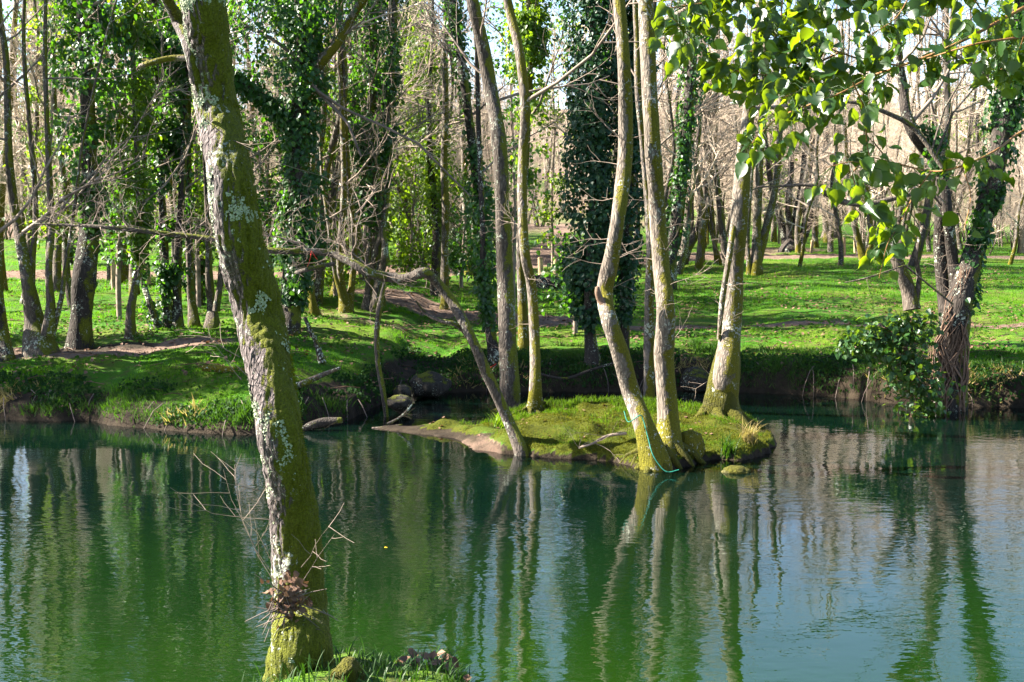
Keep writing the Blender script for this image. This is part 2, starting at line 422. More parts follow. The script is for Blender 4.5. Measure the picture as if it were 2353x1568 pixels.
def ground_mat():
    m, nt, out = new_mat('ground')
    tc = nt.nodes.new('ShaderNodeTexCoord'); v = tc.outputs['Object']
    at_ = nt.nodes.new('ShaderNodeAttribute'); at_.attribute_name = 'mask'
    sx = nt.nodes.new('ShaderNodeSeparateColor'); L_(nt, at_.outputs['Color'], sx.inputs[0])
    n1 = noise(nt, v, 0.55, 5, 0.6); n2_ = noise(nt, v, 5, 5, 0.65); n3 = noise(nt, v, 45, 3, 0.7)
    g = mixc(nt, ramp(nt, n3, [(0.3, 0), (0.7, 1)]), (0.014, 0.060, 0.004), (0.045, 0.125, 0.005))
    g = mixc(nt, math_(nt, 'MULTIPLY', ramp(nt, n1, [(0.45, 0), (0.62, 1)]), 0.65), g, (0.085, 0.105, 0.010))
    g = mixc(nt, math_(nt, 'MULTIPLY', ramp(nt, n2_, [(0.50, 0), (0.64, 1)]), 0.75), g, (0.055, 0.042, 0.020))
    d = mixc(nt, ramp(nt, n2_, [(0.3, 0), (0.7, 1)]), (0.07, 0.046, 0.034), (0.18, 0.125, 0.095))
    d = mixc(nt, math_(nt, 'MULTIPLY', ramp(nt, n3, [(0.4, 0), (0.6, 1)]), 0.5), d, (0.11, 0.07, 0.05))
    pf = ramp(nt, math_(nt, 'ADD', sx.outputs[0], math_(nt, 'MULTIPLY', math_(nt, 'SUBTRACT', n2_, 0.5), 0.7)), [(0.40, 0), (0.62, 1)])
    c = mixc(nt, pf, g, d)
    e = mixc(nt, ramp(nt, n2_, [(0.3, 0), (0.7, 1)]), (0.010, 0.007, 0.005), (0.035, 0.026, 0.017))
    ef = ramp(nt, math_(nt, 'ADD', sx.outputs[1], math_(nt, 'MULTIPLY', math_(nt, 'SUBTRACT', n2_, 0.5), 0.7)), [(0.40, 0), (0.65, 1)])
    c = mixc(nt, ef, c, e)
    mo = mixc(nt, ramp(nt, n3, [(0.3, 0), (0.7, 1)]), (0.014, 0.020, 0.002), (0.062, 0.066, 0.003))
    mo = mixc(nt, math_(nt, 'MULTIPLY', ramp(nt, noise(nt, v, 1.8, 4), [(0.5, 0), (0.65, 1)]), 0.6), mo, (0.035, 0.06, 0.005))
    mf = ramp(nt, math_(nt, 'ADD', sx.outputs[2], math_(nt, 'MULTIPLY', math_(nt, 'SUBTRACT', n2_, 0.5), 0.6)), [(0.40, 0), (0.6, 1)])
    c = mixc(nt, mf, c, mo)
    h = math_(nt, 'ADD', math_(nt, 'MULTIPLY', n2_, 0.6), math_(nt, 'MULTIPLY', n3, 0.4))
    bp = N_(nt, 'ShaderNodeBump', Strength=1.0, Distance=0.06); L_(nt, h, bp.inputs['Height'])
    p = N_(nt, 'ShaderNodeBsdfPrincipled', Roughness=0.95); p.inputs['Specular IOR Level'].default_value = 0.1
    L_(nt, c, p.inputs['Base Color']); L_(nt, bp.outputs[0], p.inputs['Normal']); L_(nt, p.outputs[0], out.inputs[0])
    return m
M['ground'] = ground_mat()

def water_mat():
    m, nt, out = new_mat('river_water')
    tc = nt.nodes.new('ShaderNodeTexCoord')
    mp = nt.nodes.new('ShaderNodeMapping'); mp.inputs['Scale'].default_value = (1, 1.9, 1)
    L_(nt, tc.outputs['Object'], mp.inputs['Vector'])
    a = noise(nt, mp.outputs[0], 5.5, 2, 0.5); b = noise(nt, mp.outputs[0], 1.3, 2, 0.5); c = noise(nt, mp.outputs[0], 14, 1, 0.5)
    patch = ramp(nt, noise(nt, tc.outputs['Object'], 0.35, 3), [(0.38, 0.16), (0.62, 1.1)])
    h = math_(nt, 'ADD', math_(nt, 'MULTIPLY', a, 0.0030), math_(nt, 'ADD', math_(nt, 'MULTIPLY', b, 0.005), math_(nt, 'MULTIPLY', c, 0.0006)))
    h = math_(nt, 'MULTIPLY', h, patch)
    bp = N_(nt, 'ShaderNodeBump', Strength=1.0, Distance=1.0); L_(nt, h, bp.inputs['Height'])
    fr = N_(nt, 'ShaderNodeFresnel', IOR=1.46); L_(nt, bp.outputs[0], fr.inputs['Normal'])
    gl = N_(nt, 'ShaderNodeBsdfGlossy', Roughness=0.01); L_(nt, bp.outputs[0], gl.inputs['Normal'])
    gl.inputs[0].default_value = (0.95, 0.97, 1, 1)
    df = nt.nodes.new('ShaderNodeBsdfDiffuse'); 
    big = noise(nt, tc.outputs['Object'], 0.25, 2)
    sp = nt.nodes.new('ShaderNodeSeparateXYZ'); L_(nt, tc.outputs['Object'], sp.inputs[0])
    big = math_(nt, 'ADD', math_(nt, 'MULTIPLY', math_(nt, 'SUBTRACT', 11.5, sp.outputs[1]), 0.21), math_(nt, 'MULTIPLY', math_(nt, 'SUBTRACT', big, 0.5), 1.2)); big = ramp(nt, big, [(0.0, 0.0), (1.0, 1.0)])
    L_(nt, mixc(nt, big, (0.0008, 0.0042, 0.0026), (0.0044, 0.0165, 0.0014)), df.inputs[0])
    tr = nt.nodes.new('ShaderNodeBsdfTransparent'); tr.inputs[0].default_value = (0.5, 0.42, 0.22, 1)
    at_ = nt.nodes.new('ShaderNodeAttribute'); at_.attribute_name = 'depth'
    m1 = nt.nodes.new('ShaderNodeMixShader'); L_(nt, at_.outputs['Fac'], m1.inputs[0])
    L_(nt, tr.outputs[0], m1.inputs[1]); L_(nt, df.outputs[0], m1.inputs[2])
    m2 = nt.nodes.new('ShaderNodeMixShader'); L_(nt, fr.outputs[0], m2.inputs[0])
    L_(nt, m1.outputs[0], m2.inputs[1]); L_(nt, gl.outputs[0], m2.inputs[2])
    L_(nt, m2.outputs[0], out.inputs[0])
    return m
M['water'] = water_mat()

# ------------------------------------------------------------------ the ground, the island, the river
def zplane(px, py, z=0.0):
    cx, cy = (px - CX) / F, (CY - py) / F
    dy = math.cos(PITCH) + cy * math.sin(PITCH); dz = -math.sin(PITCH) + cy * math.cos(PITCH)
    s = (z - CAMZ) / dz
    return (cx * s, dy * s)

_bank = [zplane(*p) for p in [(0, 968), (200, 970), (400, 990), (580, 1003), (700, 985), (800, 968), (850, 945), (905, 912), (1000, 903), (1200, 899), (1500, 899), (1760, 905), (1950, 915), (2080, 930), (2200, 935), (2353, 938)]]
_bx = np.array([-90, -14] + [p[0] for p in _bank] + [16, 90]); _by = np.array([19.5, 18.2] + [p[1] for p in _bank] + [18.6, 20])
GY = np.array([0, 1.0, 2.6, 4.2, 7, 13, 25, 40, 65, 100, 180, 280, 500]); GZ = np.array([0.42, 0.50, 0.62, 0.80, 0.98, 1.38, 2.0, 2.65, 3.9, 6.2, 15, 26, 60])

def far_edge(x): return np.interp(x, _bx, _by) + 0.35 * (n2(x, x * 0, 0.9, 2) - 0.5) + 0.28 * (n2(x, x * 0, 3.1, 4) - 0.5)
def near_edge(x):
    x = np.asarray(x, float)
    e = 5.75 + 0.15 * np.sin(x * 1.7)
    e = e + 1.55 * np.exp(-((x + 0.85) / 0.72) ** 4) * (1 - 0.10 * np.sin(x * 9 + 1.0)) + 0.35 * np.exp(-((x + 3.1) / 0.55) ** 4)
    return e

def cut_bump(x): return np.exp(-((np.asarray(x, float) + 2.0) / 1.05) ** 4)     # the broad dark slope left of the island
def gheight(x, y):
    x = np.asarray(x, float); y = np.asarray(y, float)
    d = y - far_edge(x)
    left = smooth01((-2.7 - x) / 1.2)                       # the left bank slopes, the middle and right are cut steeply
    prof = np.interp(d, GY, GZ)
    slope = np.interp(d, [0, 0.10, 0.3, 0.9, 2.6, 4.2], [0.06, 0.17, 0.24, 0.44, 0.80, 0.92])
    low = np.where(d < 4.2, slope * left + (1 - left) * (cut_bump(x) * np.interp(d, [0, 0.15, 1.0, 2.2, 2.5, 4.2], [0.04, 0.14, 0.26, 0.44, 0.60, 0.80]) + (1 - cut_bump(x)) * np.interp(d, [0, 0.16, 0.45, 2.0, 4.2], [0.05, 0.36, 0.50, 0.64, 0.80])), prof + left * 0.12 * np.exp(-(d - 4.2) / 4))
    b = 0.16 * (n2(x, y, 0.8, 1) - 0.5) + 0.09 * (n2(x, y, 2.6, 6) - 0.5) + 0.05 * (n2(x, y, 7, 8) - 0.5)
    far = low + b * smooth01(d / 0.4) + 1.2 * (n2(x, y, 0.04, 3) - 0.5) * smooth01((d - 25) / 40)
    bed = -np.minimum(1.3, 0.05 + 0.9 * np.maximum(-d, 0))
    dn = near_edge(x) - y
    near = 0.02 + np.interp(dn, [0, 0.18, 0.6, 2.5, 5, 20], [0.0, 0.13, 0.22, 0.5, 0.95, 1.1]) + 0.06 * (n2(x, y, 3, 9) - 0.5)
    nbed = -np.minimum(1.3, 0.05 + 0.9 * np.maximum(-dn, 0))
    water = np.maximum(bed, nbed)
    return np.where(d > 0, far, np.where(dn > 0, near, water))

ISL = [zplane(*p) for p in [(868, 984), (960, 1000), (1060, 1010), (1075, 1036), (1180, 1046), (1260, 1052), (1400, 1062), (1460, 1075), (1540, 1082), (1600, 1068), (1650, 1056), (1700, 1062), (1768, 1050), (1775, 1010), (1740, 985)]] + [(3.45, 16.9), (3.0, 18.0), (2.2, 18.3), (1.0, 18.0), (0.1, 17.7), (-0.5, 17.3), (-1.2, 17.0), (-1.75, 17.0)]
ISL = np.array(ISL)
def isl_d(x, y):
    x = np.asarray(x, float); y = np.asarray(y, float)
    d = np.full(x.shape, 1e9); inside = np.zeros(x.shape, bool)
    for i in range(len(ISL)):
        a, b = ISL[i], ISL[(i + 1) % len(ISL)]
        e = b - a
        t = np.clip(((x - a[0]) * e[0] + (y - a[1]) * e[1]) / (e @ e), 0, 1)
        d = np.minimum(d, np.hypot(x - a[0] - t * e[0], y - a[1] - t * e[1]))
        c = ((a[1] > y) != (b[1] > y)) & (x < (b[0] - a[0]) * (y - a[1]) / (b[1] - a[1] + 1e-12) + a[0])
        inside ^= c
    return np.where(inside, d, -d)
def iheight(x, y):
    x = np.asarray(x, float); y = np.asarray(y, float)
    d = isl_d(x, y) + 0.22 * (n2(x, y, 2.6, 12) - 0.5) + 0.12 * (n2(x, y, 9, 16) - 0.5)
    top = np.interp(x, [-2, -0.9, -0.5, 0.0, 0.5, 1.6, 2.4, 3.3], [0.05, 0.09, 0.13, 0.22, 0.29, 0.27, 0.23, 0.15])
    edge = np.interp(x, [-1, -0.3, 0.1, 3.3], [0.01, 0.03, 0.09, 0.10])
    h = edge * smooth01(d / 0.07) + (top - edge) * (1 - np.exp(-np.maximum(d, 0) / 0.42)) + (0.22 * (n2(x, y, 2.1, 13) - 0.5) + 0.10 * (n2(x, y, 6, 14) - 0.5)) * smooth01(d / 0.3)
    return np.where(d > 0, h, np.maximum(-0.7, 1.1 * d - 0.01))

_pl = [  # trodden paths: polylines in plan (x, y), half width, strength
    ([(-30, 37.5), (-15, 36.5), (-8, 36), (-4, 36.5), (0, 43), (4, 44.5), (9, 46), (14, 46), (30, 44)], 1.5, 1.0),
    ([(0.9, 44), (1.4, 52), (2.2, 60), (3.0, 75), (3.0, 95)], 0.8, 0.9),
    ([(-3.5, 30), (-2.0, 28.5), (-0.5, 27.4), (0.8, 27.0)], 1.0, 0.95),
    ([(2.2, 25.6), (5, 25.3), (7.5, 25.1), (12, 25)], 0.35, 0.75),
    ([(-4.2, 25.5), (-3, 24.6), (-2.4, 24.4)], 0.5, 0.5),
    ([(-9.5, 20.4), (-7, 20.3), (-5.2, 20.5)], 0.5, 0.85),
    ([(4, 44), (8, 48), (12, 52)], 2.0, 0.6),
]
def path_mask(x, y):
    x = np.asarray(x, float); y = np.asarray(y, float)
    m = np.zeros(x.shape)
    for P, wd, st in _pl:
        for a, b in zip(P[:-1], P[1:]):
            e = (b[0] - a[0], b[1] - a[1])
            t = np.clip(((x - a[0]) * e[0] + (y - a[1]) * e[1]) / (e[0] ** 2 + e[1] ** 2), 0, 1)
            d = np.hypot(x - a[0] - t * e[0], y - a[1] - t * e[1])
            m = np.maximum(m, st * (1 - smooth01((d - wd * 0.5) / wd)))
    return m

def grid(xs, ys, hf):
    X, Y = np.meshgrid(xs, ys)
    Z = hf(X, Y)
    nx, ny = len(xs), len(ys)
    V = np.stack([X, Y, Z], -1).reshape(-1, 3)
    i = (np.arange(ny - 1) * nx)[:, None]; j = np.arange(nx - 1)[None]
    Q = np.stack([i + j, i + j + 1, i + nx + j + 1, i + nx + j], -1).reshape(-1, 4)
    return V, Q, X.ravel(), Y.ravel()

def add_mask(me, r, g, b):
    a = me.color_attributes.new('mask', 'FLOAT_COLOR', 'POINT')
    a.data.foreach_set('color', np.column_stack([r, g, b, np.ones(len(r))]).astype(np.float32).ravel())

xs = np.concatenate([-np.geomspace(600, 15.5, 45), np.arange(-15, 15.01, 0.12), np.geomspace(15.5, 600, 45)])
ys = np.concatenate([[-60, -30, -15, -8, -4, -1, 1, 3, 4.2], np.arange(4.8, 8.2, 0.1), np.arange(8.5, 14.5, 0.5), np.arange(14.8, 24, 0.09), np.arange(24, 34, 0.25), np.arange(34.5, 60, 0.8), np.geomspace(61, 900, 60)])
V, Q, X, Y = grid(xs, ys, gheight)
gm = raw_mesh('ground', V, None, Q)
dd = Y - far_edge(X); dn = near_edge(X) - Y
earth = np.where(dd > 0, 1 - smooth01((dd - 0.25 - 0.25 * smooth01((X + 1.6) / 1.6) - 1.7 * cut_bump(X)) / 0.7), np.where(dn > 0, 0.75 * (1 - smooth01((dn - 0.1) / 0.2)), 0.55))
earth = np.maximum(earth, 0.75 * np.exp(-((Y - 20.6) / 0.5) ** 2) * smooth01((-5.5 - X) / 1))
add_mask(gm, np.maximum(path_mask(X, Y), 0.62 * smooth01((Y - 52) / 30) * (0.4 + n2(X, Y, 0.08, 41))), np.minimum(1, earth), np.zeros(len(X)))
tag(link('ground', gm, M['ground']), kind='structure')

xi = np.arange(-2.6, 4.2, 0.05); yi = np.arange(13.4, 18.9, 0.05)
V, Q, X, Y = grid(xi, yi, iheight)
im = raw_mesh('island_ground', V, None, Q)
di = isl_d(X, Y); zi = V[:, 2]
sand = smooth01((0.10 - X) / 0.3) * smooth01((X + 1.1) / 0.5) * (1 - smooth01((zi - 0.09) / 0.08)) * (1 - smooth01((Y - 15.6) / 0.5))
add_mask(im, sand * .75, np.where(zi < 0.12, 0.95 * (1 - sand), 0.0) + 0.52 * sand, np.where((zi > 0.06), 0.95 * (1 - 0.8 * sand), 0))
tag(link('island_ground', im, M['ground']), kind='structure')

def height(x, y):
    g = gheight(x, y)
    return np.maximum(g, iheight(x, y))

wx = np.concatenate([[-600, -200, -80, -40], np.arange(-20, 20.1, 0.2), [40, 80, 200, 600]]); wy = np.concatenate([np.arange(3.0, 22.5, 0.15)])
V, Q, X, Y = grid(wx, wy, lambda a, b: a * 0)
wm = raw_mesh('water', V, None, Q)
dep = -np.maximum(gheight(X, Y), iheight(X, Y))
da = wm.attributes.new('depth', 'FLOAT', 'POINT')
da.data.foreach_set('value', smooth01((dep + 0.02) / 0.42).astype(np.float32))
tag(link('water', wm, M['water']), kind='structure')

def base_at(px, py):
    Ys = np.arange(4.5, 260, 0.03)
    cx, cy = (px - CX) / F, (CY - py) / F
    dy = math.cos(PITCH) + cy * math.sin(PITCH); dz = -math.sin(PITCH) + cy * math.cos(PITCH)
    s = Ys / dy
    x, z = cx * s, CAMZ + dz * s
    h = np.maximum(height(x, Ys), -0.02)
    i = np.argmax(z <= h)
    return (x[i], Ys[i], h[i])

def gz(x, y): return float(height(np.array([x]), np.array([y]))[0])

# ------------------------------------------------------------------ trees placed one by one
def px_path(path, Y, wob=0.15, seed=0):
    P, rr = [], []
    for k, (px, py, wd) in enumerate(path):
        yy = Y + wob * math.sin(k * 1.9 + seed) * (0 if k == 0 else 1)
        P.append(at(px, py, yy)); rr.append(wd * 0.5 * yy / F)
    return P, rr

def extend(P, rr, top, seed):
    g = random.Random(seed)
    d = nrm(tuple(P[-1][c] - P[-2][c] for c in range(3)))
    p, r = P[-1], rr[-1]
    z0 = p[2]
    while p[2] < top:
        d = nrm((d[0] * 0.9 + g.uniform(-0.12, 0.12), d[1] * 0.9 + g.uniform(-0.12, 0.12), d[2] * 0.9 + 0.2))
        p = (p[0] + d[0] * 0.9, p[1] + d[1] * 0.9, p[2] + d[2] * 0.9)
        r2 = rr[-1] if False else r * max(0.15, 1 - 0.85 * (p[2] - z0) / max(top - z0, 0.1))
        P.append(p); rr.append(max(r2, 0.012))
    return P, rr

def crown_on(mb, P, rr, zmin, nb, g, dens=0.62, Lk=0.9, maxlev=2):
    P = np.asarray(P); C = catmull(np.column_stack([P, rr]), 120)
    zt = C[:, 2].max()
    for k in range(nb):
        z = zmin + (zt - zmin) * ((k + g.random()) / nb) ** 0.85
        i = int(np.argmin(np.abs(C[:, 2] - z)))
        a = k * 2.4 + g.uniform(-0.6, 0.6)
        L = (0.5 + 0.30 * (zt - z + 1.0)) * g.uniform(0.6, 1.15) * Lk
        r = min(C[i, 3] * 0.42, 0.008 + 0.010 * L)
        grow(mb, tuple(C[i, :3]), nrm((math.cos(a), math.sin(a), g.uniform(0.15, 0.9))), L, r, 0, g, 0.10, dens, maxlev)

def low_twigs(mb, P, rr, z0, z1, n, g, L=0.5):
    C = catmull(np.column_stack([np.asarray(P), rr]), 160)
    ok = np.where((C[:, 2] > z0) & (C[:, 2] < z1))[0]
    if not len(ok): return
    for _ in range(n):
        i = int(g.choice(list(ok))); a = g.uniform(0, 2 * math.pi)
        grow(mb, tuple(C[i, :3]), nrm((math.cos(a), math.sin(a) * 0.7, g.uniform(-0.1, 0.7))), L * g.uniform(0.5, 1.4), 0.006, 1, g, 0.03, 0.9, 2, 0.35)

def tree(name, label, cat, stems, mat, top=11.0, branches=12, zmin=3.8, ivy=None, ivymat='ivy', twigmat='twig', flare=0.35, seed=1, Y=None, low=0, group=None, dens=0.6, leaf=0.085, stub=None, ns=14, lowz=(0.6, 3.5), base_y=None, rough=0.09, Lk=0.9, fissure=0.0, roots=0, lowL=0.5):
    """stems: list of (path in view pixels, extend?) all from one root"""
    b = base_at(stems[0][0][0][0], stems[0][0][0][1] if base_y is None else base_y) if Y is None else None
    Yd = b[1] if b else Y
    x0, y0, _ = at(stems[0][0][0][0], stems[0][0][0][1], Yd)
    o = (x0, y0, gz(x0, y0))
    root = thing(name, label, cat, o, group)
    g = random.Random(seed)
    miv = MB()
    paths = []
    for k, (path, ext) in enumerate(stems):
        P, rr = px_path(path, Yd + (0 if k == 0 else g.uniform(-0.12, 0.12)), seed=seed + k)
        first = k == 0 or ext == 'root'
        if first:
            P = [(P[0][0] - (P[1][0] - P[0][0]) * 0.25, P[0][1], min(P[0][2], o[2]) - 0.3)] + P; rr = [rr[0]] + rr
        if ext: P, rr = extend(P, rr, top * g.uniform(0.85, 1.05), seed + k)
        mt = MB(); stem_mesh(mt, P, rr, ns if k == 0 else max(8, min(ns, 20) - 4), 0.12 if ns < 30 else 0.022, flare if first else 0, rough, seed + k, 5, fissure if k == 0 else fissure * .3)
        mt.build('trunk', M[mat], root, o)
        paths.append((P, rr))
        mbr = MB()
        if ext and branches: crown_on(mbr, P, rr, zmin, branches, g, dens, Lk)
        if low: low_twigs(mbr, P, rr, lowz[0], lowz[1], low, g, lowL)
        if mbr.t: mbr.build('crown', M[twigmat], root, o)
    if roots:
        mr = MB()
        for q in range(roots):
            a = q * 6.28 / roots + g.uniform(-.4, .4); L = g.uniform(.3, .75); r0 = paths[0][1][0]; pr = []
            for t in (0, .25, .5, .75, 1):
                rx = o[0] + math.cos(a + t * .6) * (r0 * .6 + L * t); ry = o[1] + math.sin(a + t * .6) * (r0 * .6 + L * t)
                pr.append((rx, ry, max(gz(rx, ry), -.08) + (0.10 * (1 - t) ** 2 - 0.03 * t)))
            mr.tube(pr, [r0 * .42, r0 * .3, r0 * .22, r0 * .14, r0 * .05], 7)
        mr.build('roots', M['mossfoot' if ns < 30 else 'near'], root, o)
    if ivy:
        for (path, n, clump) in ivy:
            P = [at(px, py, Yd) for (px, py, e) in path]; env = [e * Yd / F for (px, py, e) in path]
            ivy_on(miv, P, env, n, leaf, clump, seed)
        miv.build('ivy', M[ivymat], root, o, smooth=False)
    return root, o, paths, Yd, g

# near bank: the big mossy trunk
r, o, paths, Yd, g = tree('mossy_tree', 'big leaning foreground trunk with green moss and pale lichen, before the river', 'tree',
    [([(690, 1552, 156), (689, 1480, 138), (688, 1400, 126), (677, 1200, 112), (645, 1000, 103), (620, 850, 108), (590, 700, 112), (551, 550, 108), (527, 400, 106), (499, 250, 98), (477, 100, 96), (467, 0, 99), (455, -120, 95)], True),
     ([(452, 190, 30), (438, 120, 30), (410, 50, 30), (380, -10, 26), (350, -80, 22)], True)],
    'near', top=9.5, branches=9, zmin=5.2, twigmat='twigdark', flare=0.12, seed=3, ns=110, rough=0.06, fissure=0.016, Y=6.62)
mb = MB()
P, rr = px_path([(430, 134, 14), (400, 134, 15), (365, 140, 15), (335, 148, 14), (322, 152, 10)], Yd - 0.02, 0.02)
stem_mesh(mb, P, rr, 8, 0.03, 0, 0.1, 5)
mb.tube([at(345, 145, Yd), at(335, 138, Yd), at(326, 137, Yd)], [0.012, 0.009, 0.004], 5)
mb.build('broken_stub', M['pale'], r, o)
mb = MB()
for a, b, n_ in [((620, 1330), (470, 1090), 4), ((620, 1290), (520, 1150), 3), ((610, 1190), (480, 1150), 3), ((605, 1140), (500, 1090), 3), ((560, 870), (440, 760), 4), ((545, 820), (480, 750), 3), ((500, 225), (430, 190), 3), ((480, 280), (660, 520), 3), ((700, 1290), (760, 1190), 2), ((700, 1330), (740, 1250), 2)]:
    for q in range(max(1, n_ - 2)):
        p0 = at(a[0] + g.uniform(-12, 12), a[1] + g.uniform(-15, 15), Yd - 0.1); p1 = at(b[0] + g.uniform(-30, 30), b[1] + g.uniform(-30, 30), Yd - 0.15 - g.random() * 0.2)
        dv = tuple(p1[c] - p0[c] for c in range(3)); L = math.sqrt(sum(c * c for c in dv))
        grow(mb, p0, nrm(dv), L, 0.0032, 1, g, 0.0, 0.9, 2, 0.26)
    mb.build('twig_spray', M['twig'], r, o); mb = MB()
# moss fuzz and lichen flakes standing off the near trunk
C = catmull(np.column_stack([np.array(paths[0][0]), paths[0][1]]), 400); C = C[C[:, 2] < 4.3]
def on_trunk(k, lo, hi, zpow=1.0):
    i = R.integers(0, len(C), k); th = np.radians(R.uniform(lo, hi, k))
    d = np.stack([np.cos(th), np.sin(th), np.zeros(k)], 1)
    i2 = np.minimum(i + 1, len(C) - 1); f = R.random(k)[:, None]
    c = C[i] * (1 - f) + C[i2] * f
    return c[:, :3] + d * c[:, 3:4], d
p, d = on_trunk(16000, -75, 60)
keep = vnoise(p * 4, 3) > 0.36; p, d = p[keep], d[keep]
mb = MB(); k = len(p)
mb.leaves(p - d * 0.006, rand_unit(k) + np.array([0, -0.5, 0.3]), d + rand_unit(k) * 0.6 + np.array([0, 0, -0.3]), R.uniform(0.012, 0.026, k), np.array([(-0.12, 0, 0), (0.12, 0, 0), (0, 1, 0.1)]), [(0, 1, 2)])
M['trunkmoss'] = leaf_mat('trunk_moss', (0.045, 0.055, 0.003), (0.135, 0.14, 0.006), 0.3, (0.16, 0.19, 0.006), 0.8, 0.1)
mb.build('moss', M['trunkmoss'], r, o, smooth=False)
p, d = on_trunk(30000, -185, 5)
nz = vnoise(p * np.array([3.5, 3.5, 2.0]), 21) * 0.40 + vnoise(p * 16, 22) * 0.35 + vnoise(p * 38, 23) * 0.25
band = np.interp(p[:, 2], [0.3, 0.9, 1.0, 2.4, 2.7, 3.2, 4.3], [0.66, 0.61, 0.535, 0.53, 0.555, 0.585, 0.57])
keep = (nz > band + 0.10 * np.maximum(d[:, 0], 0) ** 2); p, d = p[keep], d[keep]; k = len(p)
mb = MB()
mb.leaves(p + d * 0.001, d + rand_unit(k) * 0.55, rand_unit(k), R.uniform(0.007, 0.018, k), np.array([(-0.5, 0, 0), (0, -0.35, 0.1), (0.5, 0, 0), (0.25, 0.5, 0.15), (-0.3, 0.45, 0.1)]), [(0, 1, 2), (0, 2, 3), (0, 3, 4)])
M['lichen'] = plain('pale_lichen', (0.16, 0.19, 0.12), (0.31, 0.34, 0.24), 40, 0.9, 0.004)
mb.build('lichen', M['lichen'], r, o, smooth=False)

# flood debris caught on it
dr = thing('flood_debris', 'clump of brown leaves and twigs caught on the mossy trunk above the grass', 'debris', at(660, 1375, Yd - 0.2))
do = at(660, 1375, Yd - 0.2)
mb = MB(); k = 150
q = np.array([at(662 + R.normal() * 20, 1378 + R.normal() * 26, Yd - 0.19 - 0.05 * R.random()) for _ in range(k)])
mb.leaves(q, rand_unit(k) + np.array([0, -0.8, 0.3]), rand_unit(k), R.uniform(0.02, 0.05, k), np.array([(0, 0, 0), (0.4, 0.3, 0.15), (0.3, 0.8, -0.05), (0, 1, 0.1), (-0.3, 0.75, 0.1), (-0.42, 0.3, -0.05)]), None, IVY_Q)
q = np.array([at(676 + R.normal() * 8, 1345 + R.normal() * 10, Yd - 0.23) for _ in range(14)]); k = 14
mb.leaves(q, rand_unit(k) * 0.4 + np.array([0, -1, 0.3]), rand_unit(k), R.uniform(0.03, 0.055, k), np.array([(0, 0, 0), (0.4, 0.3, 0.15), (0.3, 0.8, -0.05), (0, 1, 0.1), (-0.3, 0.75, 0.1), (-0.42, 0.3, -0.05)]), None, IVY_Q)
mb.build('dead_leaves', M['litter'], dr, do)
mb = MB()
for _ in range(34):
    p0 = at(655 + g.gauss(0, 18), 1385 + g.gauss(0, 22), Yd - 0.2 - 0.04 * g.random()); a = g.uniform(0, 6.28); L = g.uniform(0.06, 0.22)
    mb.tube([p0, (p0[0] + math.cos(a) * L * .5, p0[1] - 0.01, p0[2] + math.sin(a) * L * .5), (p0[0] + math.cos(a) * L, p0[1] - 0.02, p0[2] + math.sin(a) * L - 0.01)], [0.0035, 0.003, 0.0015], 4)
mb.tube([at(690, 1388, Yd - .21), at(735, 1405, Yd - .22), at(760, 1415, Yd - .22), at(778, 1427, Yd - .22)], [0.005, 0.004, 0.004, 0.002], 5)
mb.build('twigs', M['twigdark'], dr, do)

# island trees
r, o, paths, Yd, g = tree('leaning_tree', 'thin island tree leaning left, its long limb bending level across the river', 'tree',
    [([(1198, 1040, 32), (1165, 960, 27), (1120, 860, 25), (1080, 770, 24), (1040, 695, 23), (1005, 650, 22), (975, 626, 24), (940, 638, 23), (890, 637, 22), (850, 628, 21), (805, 602, 20), (760, 583, 17), (700, 578, 15), (610, 575, 14), (490, 550, 12), (370, 536, 11), (240, 522, 9), (150, 517, 6), (80, 514, 3)], False),
     ([(1085, 785, 13), (1065, 760, 12), (1045, 744, 12), (1005, 735, 9), (975, 718, 7), (955, 692, 5)], False),
     ([(770, 606, 9), (740, 612, 10), (700, 621, 10), (680, 627, 8)], False)],
    'grey', flare=0.15, seed=12, ns=12)
mb = MB(); Pm = paths[0][0]; Cm = catmull(np.array(Pm), 200)
for k in range(95):
    i = int((0.5 + 0.495 * g.random() ** 0.8) * 199); c = Cm[i]
    px_on = 900 - k * 0
    grow(mb, tuple(c), nrm((g.uniform(-1, 0.6), g.uniform(-0.8, 0.8), g.uniform(-0.35, 0.9))), g.uniform(0.3, 0.75), g.uniform(0.004, 0.007), 1 if k % 3 else 0, g, 0.02, 0.9, 2, 0.55)
for a, d_, L in [((900, 640), (0.5, 0, -0.4), 0.5), ((950, 690), (-0.3, 0, 0.5), 0.4), ((690, 560), (-0.6, -.2, 0.5), 1.3), ((800, 595), (0.2, -0.2, 0.7), 1.0), ((860, 628), (-0.5, -0.3, 0.7), 1.2), ((430, 545), (-0.6, 0, 0.5), 0.8), ((300, 525), (-0.5, -0.3, 0.45), 0.8)]:
    grow(mb, at(a[0], a[1], Yd), nrm(d_), L, 0.009, 0, g, 0.02, 1.0, 2, 0.5)
mb.build('bare_twigs', M['twig'], r, o)

